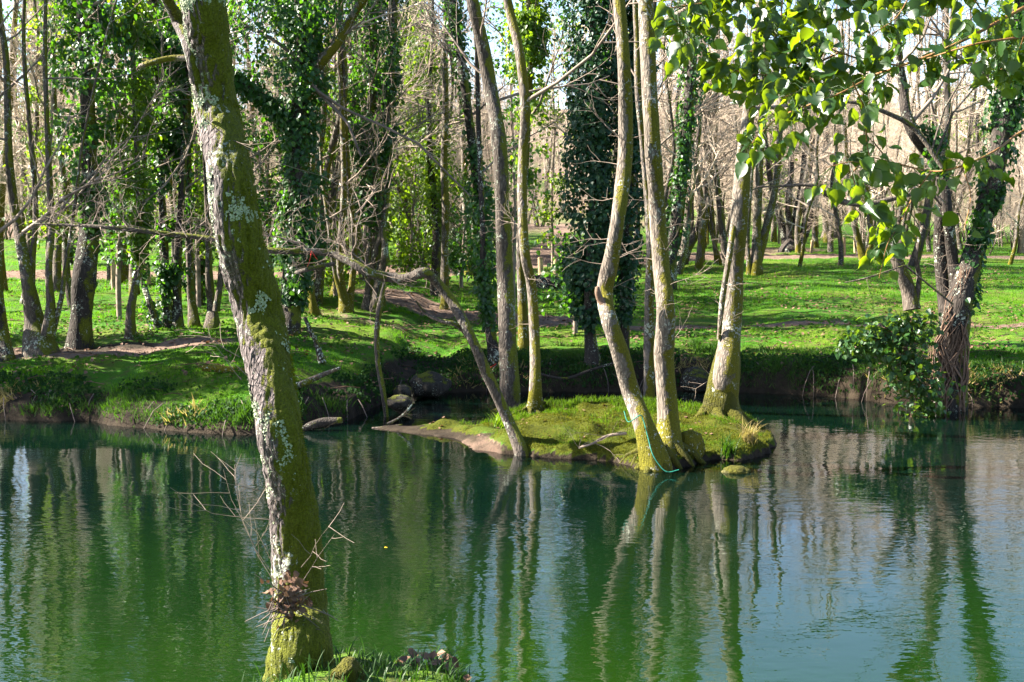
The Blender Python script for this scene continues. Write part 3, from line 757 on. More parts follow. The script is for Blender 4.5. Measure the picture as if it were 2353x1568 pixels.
tree('pale_tree', 'tall straight grey barked tree at the left end of the island', 'tree',
    [([(1172, 945, 50), (1171, 880, 45), (1165, 750, 40), (1160, 620, 37), (1155, 480, 34), (1147, 330, 34), (1126, 200, 33), (1108, 100, 31), (1085, 0, 28), (1060, -110, 24)], True)], 'grey', top=11, seed=21, roots=6, branches=11, zmin=4.2, low=6, flare=0.5)
tree('pale_tree', 'slimmer wavy pale trunk just right of the tall grey tree on the island', 'tree',
    [([(1228, 945, 30), (1230, 880, 27), (1228, 760, 25), (1220, 650, 24), (1206, 580, 24), (1200, 450, 23), (1202, 340, 22), (1207, 250, 22), (1195, 130, 22), (1170, 20, 20), (1150, -80, 16)], True)], 'pale', top=10.5, seed=22, roots=6, branches=10, zmin=4.3, low=8)
r, o, paths, Yd, g = tree('pale_tree', 'kinked pale trunk with mossy elbow and broken stub, leaning over the island shore', 'tree',
    [([(1505, 1062, 62), (1480, 980, 48), (1450, 900, 42), (1425, 810, 40), (1400, 735, 39), (1390, 670, 38), (1404, 600, 36), (1420, 500, 33), (1433, 400, 34), (1438, 300, 33), (1434, 150, 31), (1422, 0, 28), (1408, -130, 24)], True)],
    'pale', top=11, seed=23, roots=6, branches=10, zmin=4.4, low=16, flare=0.25, lowz=(1.8, 4.2))
mb = MB(); P, rr = px_path([(1392, 705, 18), (1380, 690, 18), (1374, 672, 16), (1372, 660, 10)], Yd - 0.05, 0.02); stem_mesh(mb, P, rr, 8, 0.03, 0, 0.15, 4); mb.build('broken_stub', M['root'], r, o)
I4Y = Yd
tree('pale_tree', 'straight lichen spotted trunk rising beside the kinked one on the island', 'tree',
    [([(1538, 1050, 62), (1536, 960, 48), (1527, 830, 45), (1530, 720, 45), (1521, 620, 40), (1510, 480, 38), (1501, 350, 37), (1491, 180, 37), (1484, 0, 33), (1476, -130, 27)], True)],
    'pale', top=11.5, seed=24, roots=6, branches=11, zmin=4.2, low=8, flare=0.35, Y=I4Y + 0.35)
tree('mossy_tree', 'thin yellow mossy stem behind the lichen spotted trunk on the island', 'tree',
    [([(1492, 915, 26), (1491, 800, 24), (1492, 680, 21), (1494, 580, 18), (1487, 450, 15), (1476, 320, 14), (1465, 200, 13), (1462, 60, 12), (1455, -60, 10)], True)], 'mossy', top=9, seed=25, branches=7, zmin=3.8, low=3)
r, o, paths, Yd, g = tree('mossy_tree', 'pale leaning trunk with a flared green mossy foot at the right end of the island', 'tree',
    [([(1660, 968, 96), (1662, 920, 72), (1670, 850, 58), (1680, 740, 48), (1688, 620, 42), (1700, 480, 39), (1708, 380, 36), (1720, 260, 29), (1733, 140, 23), (1745, 30, 20), (1752, -100, 17)], True),
     ([(1652, 780, 10), (1660, 690, 13), (1680, 560, 14), (1694, 440, 14), (1703, 330, 13)], False)],
    'pale', top=10.5, seed=26, roots=6, branches=10, zmin=4.2, low=8, flare=0.12, base_y=958)
mb = MB()
stem_mesh(mb, *px_path([(1655, 972, 84), (1656, 920, 74), (1666, 850, 62), (1678, 790, 46)], Yd - 0.03, 0.0), 16, 0.05, 0.1, 0.18, 9)
mb.build('moss', M['mossfoot'], r, o)

# ------------------------------------------------------------------ far bank, one by one
S = 'trees on the grass of the left bank'
tree('bare_tree', 'dark leaning trunk cut off by the left photo edge', 'tree', [([(14, 828, 34), (5, 760, 26), (-5, 660, 24), (-12, 500, 22), (-20, 300, 20), (-25, 100, 18)], True)], 'dark', seed=31, branches=12, zmin=2.6)
tree('many_stemmed_tree', 'dark tree of several stems from one broad foot at the far left', 'tree',
    [([(95, 812, 62), (80, 740, 46), (66, 660, 30), (50, 570, 26), (33, 480, 22), (20, 350, 18), (15, 150, 15)], True), ([(110, 770, 34), (116, 700, 22), (112, 620, 17), (118, 520, 15), (112, 380, 13), (105, 200, 11)], True), ([(122, 760, 16), (140, 690, 11), (150, 620, 10), (162, 540, 8), (175, 450, 7)], True), ([(72, 700, 18), (74, 600, 15), (82, 500, 13), (76, 380, 12), (60, 200, 10)], True)],
    'wood', seed=32, branches=9, zmin=2.4, low=5)
tree('ivy_tree', 'stout ivy topped trunk right of the many stemmed tree at far left', 'tree',
    [([(182, 800, 52), (186, 720, 46), (196, 620, 50), (206, 500, 42), (205, 350, 34), (200, 200, 30), (192, 60, 28), (185, -100, 24)], True)], 'dark', seed=33, branches=10, zmin=4.0,
    ivy=[([(205, 640, 22), (206, 520, 38), (206, 430, 62), (205, 300, 84), (200, 150, 92), (195, 0, 100), (190, -200, 95), (186, -420, 60)], 6500, 0.53)], ivymat='ivy')
tree('bare_tree', 'small curved trunk leaning right between the ivy trunk and the leaning ivy stem', 'tree', [([(302, 778, 26), (300, 720, 20), (310, 660, 17), (322, 600, 15), (320, 480, 14), (312, 300, 12), (305, 120, 11)], True)], 'wood', seed=34, branches=9, zmin=2.4, low=6,
    ivy=[([(320, 600, 12), (322, 480, 34), (315, 330, 50), (308, 150, 46), (300, 0, 40)], 3200, 0.5)], ivymat='lime')
tree('ivy_tree', 'short ivy covered stem slanting left below the level limb', 'tree', [([(365, 758, 16), (345, 700, 14), (328, 640, 13), (322, 560, 12), (330, 420, 11), (335, 250, 10)], True)], 'dark', seed=35, branches=7, zmin=2.6,
    ivy=[([(362, 750, 8), (345, 700, 10), (325, 640, 12), (322, 560, 16), (330, 420, 25)], 1100, 0.4)], ivymat='ivy')
tree('ivy_tree', 'double trunk wound with ivy left of the big mossy foreground trunk', 'tree',
    [([(388, 755, 26), (382, 660, 20), (376, 560, 20), (370, 400, 17), (362, 200, 16), (355, 20, 14)], True), ([(408, 755, 24), (407, 660, 20), (410, 560, 18), (420, 400, 16), (425, 200, 14), (430, 20, 12)], 'root')], 'dark', seed=36, branches=10, zmin=3.0,
    ivy=[([(388, 740, 12), (380, 600, 16), (372, 430, 30), (365, 250, 58), (355, 60, 66), (350, -150, 60)], 5200, 0.5), ([(408, 740, 14), (410, 560, 18), (420, 400, 26), (426, 200, 40), (430, 20, 40)], 2600, 0.5)])
tree('bare_tree', 'grey trunk with sunlit edge right of the double ivy trunk', 'tree', [([(446, 750, 25), (440, 690, 19), (437, 620, 17), (434, 500, 16), (432, 300, 14), (436, 100, 12)], True)], 'wood', seed=37, branches=9, zmin=2.6, low=4)
tree('bare_tree', 'forked trunk nearest the left edge of the big foreground trunk', 'tree', [([(488, 752, 30), (486, 700, 22), (480, 620, 17), (478, 500, 14), (470, 300, 12), (468, 100, 10)], True), ([(496, 715, 16), (506, 650, 14), (512, 560, 13), (520, 400, 12), (524, 200, 11)], True)], 'wood', seed=38, branches=8, zmin=2.6, low=3)
# big ivy tree
r, o, paths, Yd, g = tree('ivy_tree', 'big ivy smothered tree right of the mossy foreground trunk, one bare limb rising right', 'tree',
    [([(668, 838, 56), (668, 760, 46), (672, 660, 48), (684, 520, 52), (690, 400, 48), (688, 300, 46), (697, 200, 42), (700, 90, 38), (690, -20, 34), (680, -150, 28)], True)], 'dark', seed=41, branches=8, zmin=5.5, flare=0.3,
    ivy=[([(676, 700, 30), (684, 560, 44), (690, 430, 44), (690, 330, 40)], 4200, 0.36), ([(690, 330, 46), (692, 250, 66), (692, 150, 82), (680, 50, 105), (675, -100, 120), (680, -300, 90)], 9500, 0.44),
         ([(680, 300, 22), (600, 225, 30), (520, 165, 30), (420, 110, 34), (320, 75, 36), (210, 25, 40), (140, -30, 40)], 5200, 0.40), ([(660, 480, 20), (720, 540, 40), (700, 590, 30)], 900, 0.45)], ivymat='ivy', Y=22.0)
mb = MB(); P, rr = px_path([(700, 200, 30), (722, 165, 25), (742, 140, 22), (775, 100, 21), (797, 60, 20), (818, 25, 20), (842, -10, 19), (885, -80, 17), (925, -170, 13), (950, -280, 8)], Yd - 0.2, 0.1); stem_mesh(mb, P, rr, 10, 0.12, 0, 0.1, 8); mb.build('bare_limb', M['mossy'], r, o)
mb = MB(); P, rr = px_path([(690, 310, 30), (640, 255, 24), (600, 225, 22), (520, 165, 20), (420, 110, 18), (320, 75, 15), (210, 25, 12), (140, -30, 9)], Yd, 0.1); stem_mesh(mb, P, rr, 10, 0.12, 0, 0.1, 8); mb.build('ivy_limb', M['dark'], r, o)
mb = MB()
for pth in [[(715, 195, 10), (760, 240, 9), (800, 285, 7), (830, 360, 5)], [(730, 210, 8), (790, 250, 7), (880, 290, 6), (960, 330, 6), (1030, 400, 5), (1080, 450, 3)], [(560, 60, 10), (600, 75, 9), (640, 100, 9), (690, 140, 8)]]:
    P, rr = px_path(pth, Yd - 0.3, 0.1); mb.tube(P, rr, 6)
    for q in range(5): grow(mb, P[g.randrange(1, len(P))], nrm((g.uniform(-.3, 1), g.uniform(-.5, .5), g.uniform(-.5, .8))), g.uniform(.4, 1.0), .006, 1, g, 0.02, 1, 2, .35)
mb.build('thin_limbs', M['twigdark'], r, o)

tree('bare_tree', 'dark mossy trunk between the big ivy tree and the tall clump behind it', 'tree', [([(724, 725, 22), (716, 680, 17), (713, 610, 16), (716, 480, 14), (720, 300, 12), (722, 100, 10)], True)], 'mossy', seed=42, branches=8, zmin=2.8)
tree('many_stemmed_tree', 'clump of thin mossy stems in the middle of the lawn left of the dead stick', 'tree', [([(795, 718, 30), (786, 660, 17), (780, 580, 15), (790, 440, 13), (785, 250, 11), (775, 60, 9)], True), ([(800, 715, 20), (810, 640, 15), (815, 540, 14), (800, 400, 12), (790, 200, 10)], 'root'), ([(790, 700, 14), (768, 620, 9), (755, 520, 8), (740, 400, 7), (730, 200, 6)], True)], 'mossy', seed=43, branches=7, zmin=2.8, low=4)
tree('ivy_tree', 'paired leaning trunks behind the dead stick, ivy over their tops', 'tree', [([(842, 712, 22), (850, 650, 18), (862, 590, 16), (880, 520, 15), (892, 400, 15), (896, 250, 15), (905, 90, 14), (908, -40, 12)], True), ([(862, 708, 22), (872, 640, 18), (885, 580, 17), (872, 500, 10), (845, 420, 8), (840, 330, 8), (850, 200, 7)], 'root')], 'wood', seed=44, branches=8, zmin=4.5,
    ivy=[([(850, 540, 14), (845, 460, 32), (838, 380, 46), (840, 250, 52), (850, 120, 56), (845, 0, 60), (840, -180, 60)], 7500, 0.46), ([(892, 420, 12), (896, 250, 22), (905, 90, 24), (908, -40, 24)], 1400, 0.45)])
tree('bare_tree', 'straight silvery trunk rising to the sky left of the tall island tree', 'tree', [([(1022, 655, 20), (1022, 580, 17), (1024, 480, 17), (1020, 380, 16), (1024, 260, 15), (1022, 130, 14), (1026, 0, 13), (1028, -100, 11)], True)], 'pale', seed=45, branches=9, zmin=5, low=3, Y=29.0)
tree('ivy_tree', 'dark ivy hung trunk left of the silvery trunk', 'tree', [([(1000, 650, 22), (1003, 560, 20), (1000, 470, 18), (990, 380, 15), (985, 250, 12)], True)], 'dark', seed=46, branches=7, zmin=4.5, Y=31.0,
    ivy=[([(1002, 600, 16), (1000, 500, 26), (995, 400, 40), (985, 260, 50), (975, 100, 50)], 4200, 0.52)], ivymat='lime')
tree('ivy_tree', 'dark leaning trunk behind the tall island tree with ivy at its foot', 'tree', [([(1120, 700, 22), (1112, 600, 20), (1100, 470, 20), (1085, 330, 20), (1068, 200, 20), (1052, 90, 19), (1040, -20, 18), (1030, -120, 14)], True)], 'dark', seed=47, branches=9, zmin=5, Y=27.0, twigmat='twigdark',
    ivy=[([(1118, 660, 26), (1108, 560, 48), (1100, 450, 36), (1085, 330, 18), (1050, 80, 20), (1045, -50, 40)], 3600, 0.46)])
tree('bare_tree', 'slim dark trunk leaning left at the bank beside the tall island tree', 'tree', [([(1140, 835, 28), (1128, 770, 22), (1116, 700, 20), (1110, 600, 15), (1108, 480, 13), (1100, 300, 11), (1096, 100, 9)], True)], 'dark', seed=48, branches=7, zmin=3.5,
    ivy=[([(1128, 760, 10), (1115, 690, 14), (1110, 600, 18), (1108, 480, 20)], 800, 0.45)])
tree('ivy_tree', 'dark ivy trunk half hidden behind the slim wavy island tree', 'tree', [([(1205, 800, 26), (1200, 700, 22), (1196, 560, 20), (1205, 400, 18), (1215, 200, 17), (1218, 0, 16)], True)], 'mossy', seed=49, branches=8, zmin=4.5,
    ivy=[([(1206, 420, 16), (1215, 300, 34), (1218, 150, 44), (1216, 0, 48), (1214, -200, 46)], 4200, 0.48)], ivymat='lime')
tree('ivy_tree', 'tall column of dark ivy hiding its trunk left of the kinked island tree', 'tree',
    [([(1362, 835, 32), (1356, 760, 26), (1355, 650, 24), (1365, 450, 24), (1368, 250, 22), (1365, 50, 20), (1360, -120, 16)], True), ([(1432, 800, 28), (1436, 680, 24), (1444, 500, 20), (1450, 300, 18), (1452, 100, 16)], 'root')], 'dark', seed=51, branches=6, zmin=6.5,
    ivy=[([(1352, 740, 26), (1345, 660, 58), (1355, 560, 66), (1358, 440, 64), (1366, 300, 66), (1366, 120, 72), (1362, -60, 76), (1362, -250, 70), (1362, -420, 40)], 16000, 0.36), ([(1436, 740, 18), (1440, 600, 36), (1448, 420, 38), (1452, 220, 42), (1452, 0, 44), (1450, -200, 36)], 6500, 0.38)], ivymat='ivyblue', leaf=0.08)
tree('ivy_tree', 'dark leaning trunk with loose ivy right of the lichen spotted island trunk', 'tree', [([(1535, 640, 34), (1545, 560, 27), (1556, 480, 26), (1568, 400, 25), (1578, 300, 24), (1588, 180, 22), (1596, 60, 20), (1602, -60, 17)], True)], 'dark', seed=52, branches=7, zmin=6, Y=33.0, twigmat='twigdark',
    ivy=[([(1540, 600, 20), (1548, 540, 30), (1556, 470, 22), (1578, 300, 18), (1588, 160, 32), (1596, 20, 40), (1600, -120, 40)], 3800, 0.46)], leaf=0.1)
tree('bare_tree', 'grey leaning lawn trunk with sunny mossy foot, left of the flared island tree', 'tree', [([(1562, 610, 28), (1580, 570, 20), (1602, 530, 19), (1618, 470, 17), (1625, 380, 15), (1640, 250, 13), (1650, 60, 11)], True)], 'wood', seed=53, branches=9, zmin=4, low=3)
tree('many_stemmed_tree', 'thin pale stems in a sheaf behind the flared island tree', 'tree', [([(1612, 606, 14), (1618, 540, 11), (1628, 440, 10), (1620, 300, 9), (1612, 120, 8)], True), ([(1648, 600, 13), (1640, 540, 11), (1634, 440, 10), (1645, 300, 9), (1650, 120, 8)], 'root'), ([(1660, 620, 10), (1630, 520, 8), (1606, 420, 8), (1600, 300, 7)], 'root')], 'pale', seed=54, branches=7, zmin=4)
tree('bare_tree', 'twin pale trunks with golden mossy foot right of the flared island tree', 'tree', [([(1735, 632, 34), (1738, 580, 22), (1740, 500, 19), (1745, 400, 17), (1752, 250, 15), (1758, 80, 13)], True), ([(1742, 600, 22), (1756, 540, 20), (1772, 480, 17), (1785, 400, 15), (1795, 250, 13)], True), ([(1722, 625, 12), (1718, 560, 10), (1722, 480, 9), (1730, 350, 8)], 'root')], 'pale', seed=55, branches=9, zmin=3.8, low=3)
tree('many_stemmed_tree', 'dark fan of five stems from one stool on the brown path at right', 'tree', [([(1820, 578, 50), (1822, 540, 26), (1835, 480, 20), (1848, 400, 17), (1855, 250, 14)], True), ([(1808, 575, 22), (1798, 520, 17), (1780, 460, 15), (1765, 380, 13), (1750, 250, 11)], True), ([(1838, 565, 22), (1862, 510, 16), (1880, 450, 14), (1895, 350, 12)], True), ([(1818, 560, 18), (1812, 480, 15), (1818, 380, 13), (1815, 250, 11)], True), ([(1843, 560, 16), (1850, 500, 13), (1856, 440, 11), (1870, 300, 10)], True)], 'dark', seed=56, branches=8, zmin=3.8)
tree('bare_tree', 'broad grey split trunk at the path behind the wooden posts', 'tree', [([(1912, 548, 38), (1915, 500, 30), (1922, 440, 22), (1918, 350, 18), (1925, 200, 16)], True), ([(1925, 520, 20), (1936, 460, 17), (1945, 380, 15), (1950, 250, 12)], True)], 'wood', seed=57, branches=9, zmin=4)
tree('bare_tree', 'leaning sunlit mossy trunk right of the wooden posts', 'tree', [([(1985, 598, 18), (1975, 560, 15), (1960, 500, 14), (1950, 420, 13), (1940, 300, 12), (1935, 100, 10)], True), ([(1992, 595, 14), (2004, 550, 14), (1998, 500, 12), (1990, 420, 11), (1988, 300, 10)], 'root')], 'mossy', seed=58, branches=8, zmin=4)
# big tree at the right water's edge
r, o, paths, Yd, g = tree('rooty_tree', 'big forked tree at the right water edge wrapped in brown ivy roots', 'tree',
    [([(2182, 945, 76), (2186, 880, 72), (2188, 800, 74), (2200, 720, 66), (2224, 630, 52), (2250, 540, 46), (2278, 430, 44), (2300, 320, 46), (2322, 190, 50), (2338, 60, 48), (2350, -60, 44)], True),
     ([(2180, 760, 40), (2168, 660, 32), (2160, 560, 30), (2166, 460, 28), (2160, 380, 32), (2130, 345, 30), (2100, 305, 28), (2082, 260, 24), (2075, 200, 20), (2066, 120, 16), (2062, 20, 14)], True),
     ([(2205, 700, 36), (2190, 600, 26), (2178, 500, 24), (2170, 420, 20)], False)],
    'dark', seed=61, branches=12, zmin=3.6, low=8, flare=0.15, lowz=(1.5, 4.5),
    ivy=[([(2248, 560, 18), (2270, 470, 32), (2290, 380, 34), (2305, 280, 34), (2325, 150, 42), (2340, 20, 46), (2350, -100, 46)], 6500, 0.42), ([(2215, 700, 34), (2225, 640, 26), (2240, 580, 20)], 700, 0.46), ([(2165, 330, 14), (2120, 290, 18), (2165, 400, 14)], 500, 0.45)], leaf=0.075)
mb = MB()
for _ in range(46):
    a = g.uniform(-2.6, 0.2); x = 2178 + 40 * math.cos(a)
    pp = [(2180 + g.uniform(-52, 40), 950 + g.uniform(-10, 6)), (2184 + g.uniform(-46, 44), 870), (2188 + g.uniform(-42, 42), 790), (2202 + g.uniform(-28, 26), 710 + g.uniform(-30, 30)), (2222 + g.uniform(-18, 14), 650 + g.uniform(-40, 40))]
    mb.tube([at(p_[0], p_[1], Yd - 0.18 - 0.12 * math.sin(a) * -1 * g.random()) for p_ in pp], [0.016, 0.015, 0.012, 0.008, 0.004], 5)
mb.build('ivy_roots', M['root'], r, o)
mb = MB(); 
for pth in [[(2096, 712, 40), (2088, 670, 34), (2070, 620, 30), (2050, 570, 26), (2030, 520, 16)], [(2105, 700, 14), (2112, 640, 12), (2106, 590, 10), (2120, 520, 8)]]:
    P, rr = px_path(pth, Yd + 0.5, 0.05); stem_mesh(mb, P, rr, 10, 0.08, 0, 0.1, 3)
q = MB(); 
s2 = thing('dead_stump', 'dead grey leaning stub in the bush left of the rooty tree', 'stump', base_at(2098, 720)); 
mb.build('trunk', M['wood'], s2, base_at(2098, 720))
mb = MB(); P, rr = px_path([(2168, 470, 13), (2130, 440, 12), (2060, 455, 11), (1990, 470, 13), (1930, 462, 13), (1890, 440, 12), (1860, 425, 9), (1800, 428, 6), (1740, 430, 4)], Yd - 0.4, 0.05); stem_mesh(mb, P, rr, 8, 0.1, 0, 0.1, 2)
P, rr = px_path([(2166, 385, 13), (2105, 300, 12), (2050, 265, 11), (1960, 235, 9), (1880, 240, 9), (1780, 280, 6)], Yd - 0.5, 0.05); stem_mesh(mb, P, rr, 8, 0.1, 0, 0.1, 2)
for pth in [[(2110, 440, 6), (2050, 380, 4), (2010, 330, 3)], [(2150, 360, 7), (2190, 260, 5), (2250, 190, 3)], [(2140, 350, 6), (2170, 250, 5), (2230, 150, 3)], [(2190, 700, 5), (2080, 610, 5), (1990, 640, 4), (1940, 650, 2)]]:
    P, rr = px_path(pth, Yd - 0.5, 0.05); mb.tube(P, rr, 5)
    for _ in range(4): grow(mb, P[g.randrange(0, 3)], nrm((g.uniform(-1, .6), g.uniform(-.5, .5), g.uniform(-.4, .8))), g.uniform(.4, 1.2), .006, 1, g, 0.02, 1, 2, .35)
mb.build('bare_limbs', M['wood'], r, o)
# leafy understorey between the trunks
def shrub(label, pts, n, mat='lime', Y=None, clump=0.5, seed=1, leaf=0.10):
    b = base_at(pts[0][0], pts[0][1]) if Y is None else at(pts[0][0], pts[0][1], Y)
    b = (b[0], b[1], gz(b[0], b[1]))
    t = thing('leafy_shrub', label, 'shrub', b, 'leafy shrubs between the trunks')
    mb = MB(); P = [at(x, y, b[1]) for x, y, e in pts]; g = random.Random(seed)
    st = MB(); Q = [(b[0], b[1], b[2] - 0.2)] + P
    stem_mesh(st, Q, np.linspace(0.06, 0.012, len(Q)), 7, 0.2, 0, 0.1, seed)
    clumps(mb, st, P, [e * b[1] / F for x, y, e in pts], n, leaf, g, b[2] + 0.3)
    mb.build('foliage', M[mat], t, b, smooth=False)
    st.build('stems', M['twig'], t, b)
def clumps(mb, st, P, env, n, leaf, g, zmin, per=70, rad=(0.16, 0.42)):
    """leaf sprays at the ends of thin branches that leave a stem"""
    C = catmull(np.column_stack([np.asarray(P), env]), 80)
    for _ in range(max(4, n // per)):
        i = g.randrange(2, 80); c = C[i]; a = g.uniform(0, 6.28); e = c[3] * g.uniform(0.2, 1.5)
        q = (c[0] + math.cos(a) * e, c[1] + math.sin(a) * e, c[2] + g.uniform(-0.15, 0.45) * max(e, .2))
        s0 = C[max(0, i - 8)]
        st.tube([tuple(s0[:3]), tuple((s0[k] + q[k]) / 2 + g.uniform(-.08, .08) for k in range(3)), q], [0.012, 0.008, 0.003], 4)
        r_ = g.uniform(*rad); k = int(per * g.uniform(0.4, 1.6) * (r_ / 0.3) ** 1.5) + 4
        p = np.array(q) + R.normal(size=(k, 3)) * np.array([r_ * .8, r_ * .8, r_ * .5])
        p = p[p[:, 2] > zmin]; k = len(p)
        if not k: continue
        mb.leaves(p, rand_unit(k) * 0.9 + np.array([0, -0.15, 0.7]), rand_unit(k) * 0.7 + np.array([0, 0, -1.0]), leaf * R.uniform(0.5, 1.3, k), IVY, None, IVY_Q)

# evergreen bush at its foot
bb = base_at(2110, 930)
bu = thing('leafy_bush', 'glossy evergreen bush at the water left of the rooty tree', 'bush', bb)
mb = MB(); st = MB(); g = random.Random(81)
for path, n in [([(2105, 725, 24), (2085, 790, 40), (2092, 850, 38), (2112, 905, 40), (2120, 965, 34)], 1700), ([(2110, 740, 20), (2050, 765, 34), (1995, 790, 36), (1950, 800, 26)], 900)]:
    clumps(mb, st, [at(a, b, Yd - 0.6) for a, b, e in path], [e * Yd / F for a, b, e in path], int(n * 2.0), 0.095, g, 0.02, 34, (0.08, 0.20))
mb.build('foliage', M['bush'], bu, bb, smooth=False)
for _ in range(22): grow(st, (bb[0] + g.uniform(-.2, .4), bb[1] + g.uniform(-.2, .3), bb[2]), nrm((g.uniform(-.8, .5), g.uniform(-.4, .2), 1)), g.uniform(.6, 1.5), .009, 1, g, 0.05, 0.7, 2)
st.build('stems', M['root'], bu, bb)

shrub('lime leaved shrub filling the gap left of the silvery trunk', [(940, 640, 10), (945, 560, 14), (950, 470, 50), (955, 380, 80), (960, 290, 75), (960, 200, 40)], 3000, 'lime', 33, 0.50, 71)
shrub('green leafy shrub low behind the tall grey island tree', [(1060, 640, 20), (1065, 560, 50), (1070, 480, 56), (1060, 400, 44)], 1700, 'ivy', 34, 0.50, 72)
shrub('leafy shrub at the left of the big ivy tree, behind the foreground trunk', [(600, 640, 12), (606, 540, 14), (612, 440, 40), (618, 340, 46), (610, 250, 40)], 1700, 'ivy', 27, 0.50, 73)
shrub('lime shrub between the big ivy tree and the paired leaning trunks', [(770, 650, 10), (766, 560, 10), (770, 450, 36), (765, 350, 52), (768, 240, 56), (770, 120, 60), (770, 0, 60)], 2400, 'lime', 28, 0.53, 74)
shrub('tall leafy shrub right of the stout ivy trunk at left', [(272, 640, 10), (276, 540, 6), (280, 440, 26), (284, 330, 64), (286, 220, 64), (290, 100, 60)], 2300, 'ivy', 25, 0.50, 75)
shrub('leafy growth over the tree tops right of the double ivy trunk', [(455, 600, 8), (452, 480, 6), (450, 380, 34), (448, 280, 50), (450, 180, 50), (452, 60, 60), (452, -60, 60)], 2200, 'lime', 27, 0.52, 76)
shrub('loose green shrub far left behind the many stemmed tree', [(110, 600, 10), (112, 480, 6), (116, 360, 34), (120, 240, 54), (122, 120, 54), (125, 0, 50)], 1500, 'lime', 27, 0.54, 77)
shrub('leafy shrub between the slim wavy island tree and the ivy column', [(1270, 560, 10), (1268, 480, 22), (1270, 400, 34), (1275, 300, 34), (1272, 200, 40), (1275, 60, 46)], 1700, 'lime', 42, 0.52, 78, 0.12)
shrub('small leafy tree right of the silvery trunk under the tall grey island tree', [(1180, 620, 10), (1182, 500, 30), (1180, 380, 36), (1176, 260, 36), (1170, 120, 44), (1168, 0, 50)], 1700, 'ivy', 30, 0.52, 79)
shrub('yellow green shrub far behind the stem fan at right', [(1790, 520, 10), (1792, 420, 30), (1790, 330, 44), (1795, 240, 40)], 1500, 'lime', 58, 0.5, 91, 0.16)
shrub('yellow green shrub far behind the rooty tree at the right edge', [(2230, 500, 10), (2235, 400, 34), (2230, 300, 50), (2235, 200, 44)], 1500, 'lime', 60, 0.5, 92, 0.16)
shrub('low leafy shrub beside the ivy column by the posts', [(1322, 700, 14), (1325, 640, 26), (1328, 580, 26), (1320, 530, 20)], 1300, 'ivy', 24.5, 0.46, 80)

# ------------------------------------------------------------------ broad-leaved branch reaching in from a tree beside the viewer
BX = (3.3, 4.9)
bo = (BX[0], BX[1], gz(*BX))
br = thing('leafy_tree', 'near tree whose broad glossy leaves hang in at the top right corner', 'tree', bo)
mb = MB()
stem_mesh(mb, [(BX[0], BX[1], bo[2] - 0.3), (3.32, 4.92, 1.5), (3.25, 4.85, 2.8), (3.2, 4.8, 4.2), (3.3, 4.9, 6.0), (3.2, 5.0, 8.0)], [0.15, 0.13, 0.12, 0.11, 0.09, 0.04], 14, 0.12, 0.4, 0.08, 2)
mb.build('trunk', M['grey'], br, bo)
stems = [
    ([(2720, -120), (2500, -50), (2353, 18), (2230, 85), (2130, 130), (2010, 172), (1960, 190)], 4.6, 11),
    ([(2720, -60), (2500, 50), (2353, 84), (2240, 102), (2130, 135)], 4.5, 9),
    ([(2060, 150), (1990, 140), (1900, 110), (1830, 85), (1750, 60)], 4.7, 5),
    ([(2010, 172), (1930, 215), (1850, 245), (1790, 270), (1745, 310), (1728, 330)], 4.5, 5),
    ([(1930, 120), (1830, 165), (1740, 172), (1660, 150), (1590, 90), (1545, 40)], 4.8, 5),
    ([(1960, 190), (1985, 250), (1992, 330), (2000, 380), (1960, 372), (1900, 385)], 4.4, 4),
    ([(2720, 150), (2500, 240), (2353, 300), (2290, 345), (2210, 382), (2140, 394), (2070, 378), (2005, 362)], 4.5, 7),
    ([(2140, 394), (2100, 450), (2065, 520), (2040, 560), (2020, 640)], 4.4, 4),
    ([(2210, 382), (2230, 450), (2215, 530)], 4.3, 3),
    ([(2000, 362), (1960, 400), (1990, 470), (2040, 500)], 4.45, 3),
    ([(2720, -260), (2400, -140), (2200, -60), (2000, -20), (1800, -10), (1640, 5), (1530, 20)], 4.9, 8),
    ([(2200, -60), (2260, 30), (2310, 90), (2300, 130)], 4.6, 4),
    ([(2353, 84), (2330, 140), (2280, 170)], 4.4, 3),
    ([(1900, 110), (1870, 160), (1850, 200), (1800, 225)], 4.5, 3),
    ([(1800, -10), (1790, 60), (1760, 110), (1700, 120)], 4.75, 3),
    ([(2100, -30), (2060, 40), (2000, 80)], 4.7, 3),
    ([(2720, -420), (2300, -300), (2000, -220), (1750, -160)], 5.0, 8),
]
mbs = MB(); LP, LN, LU, LS = [], [], [], []
mpet = MB()
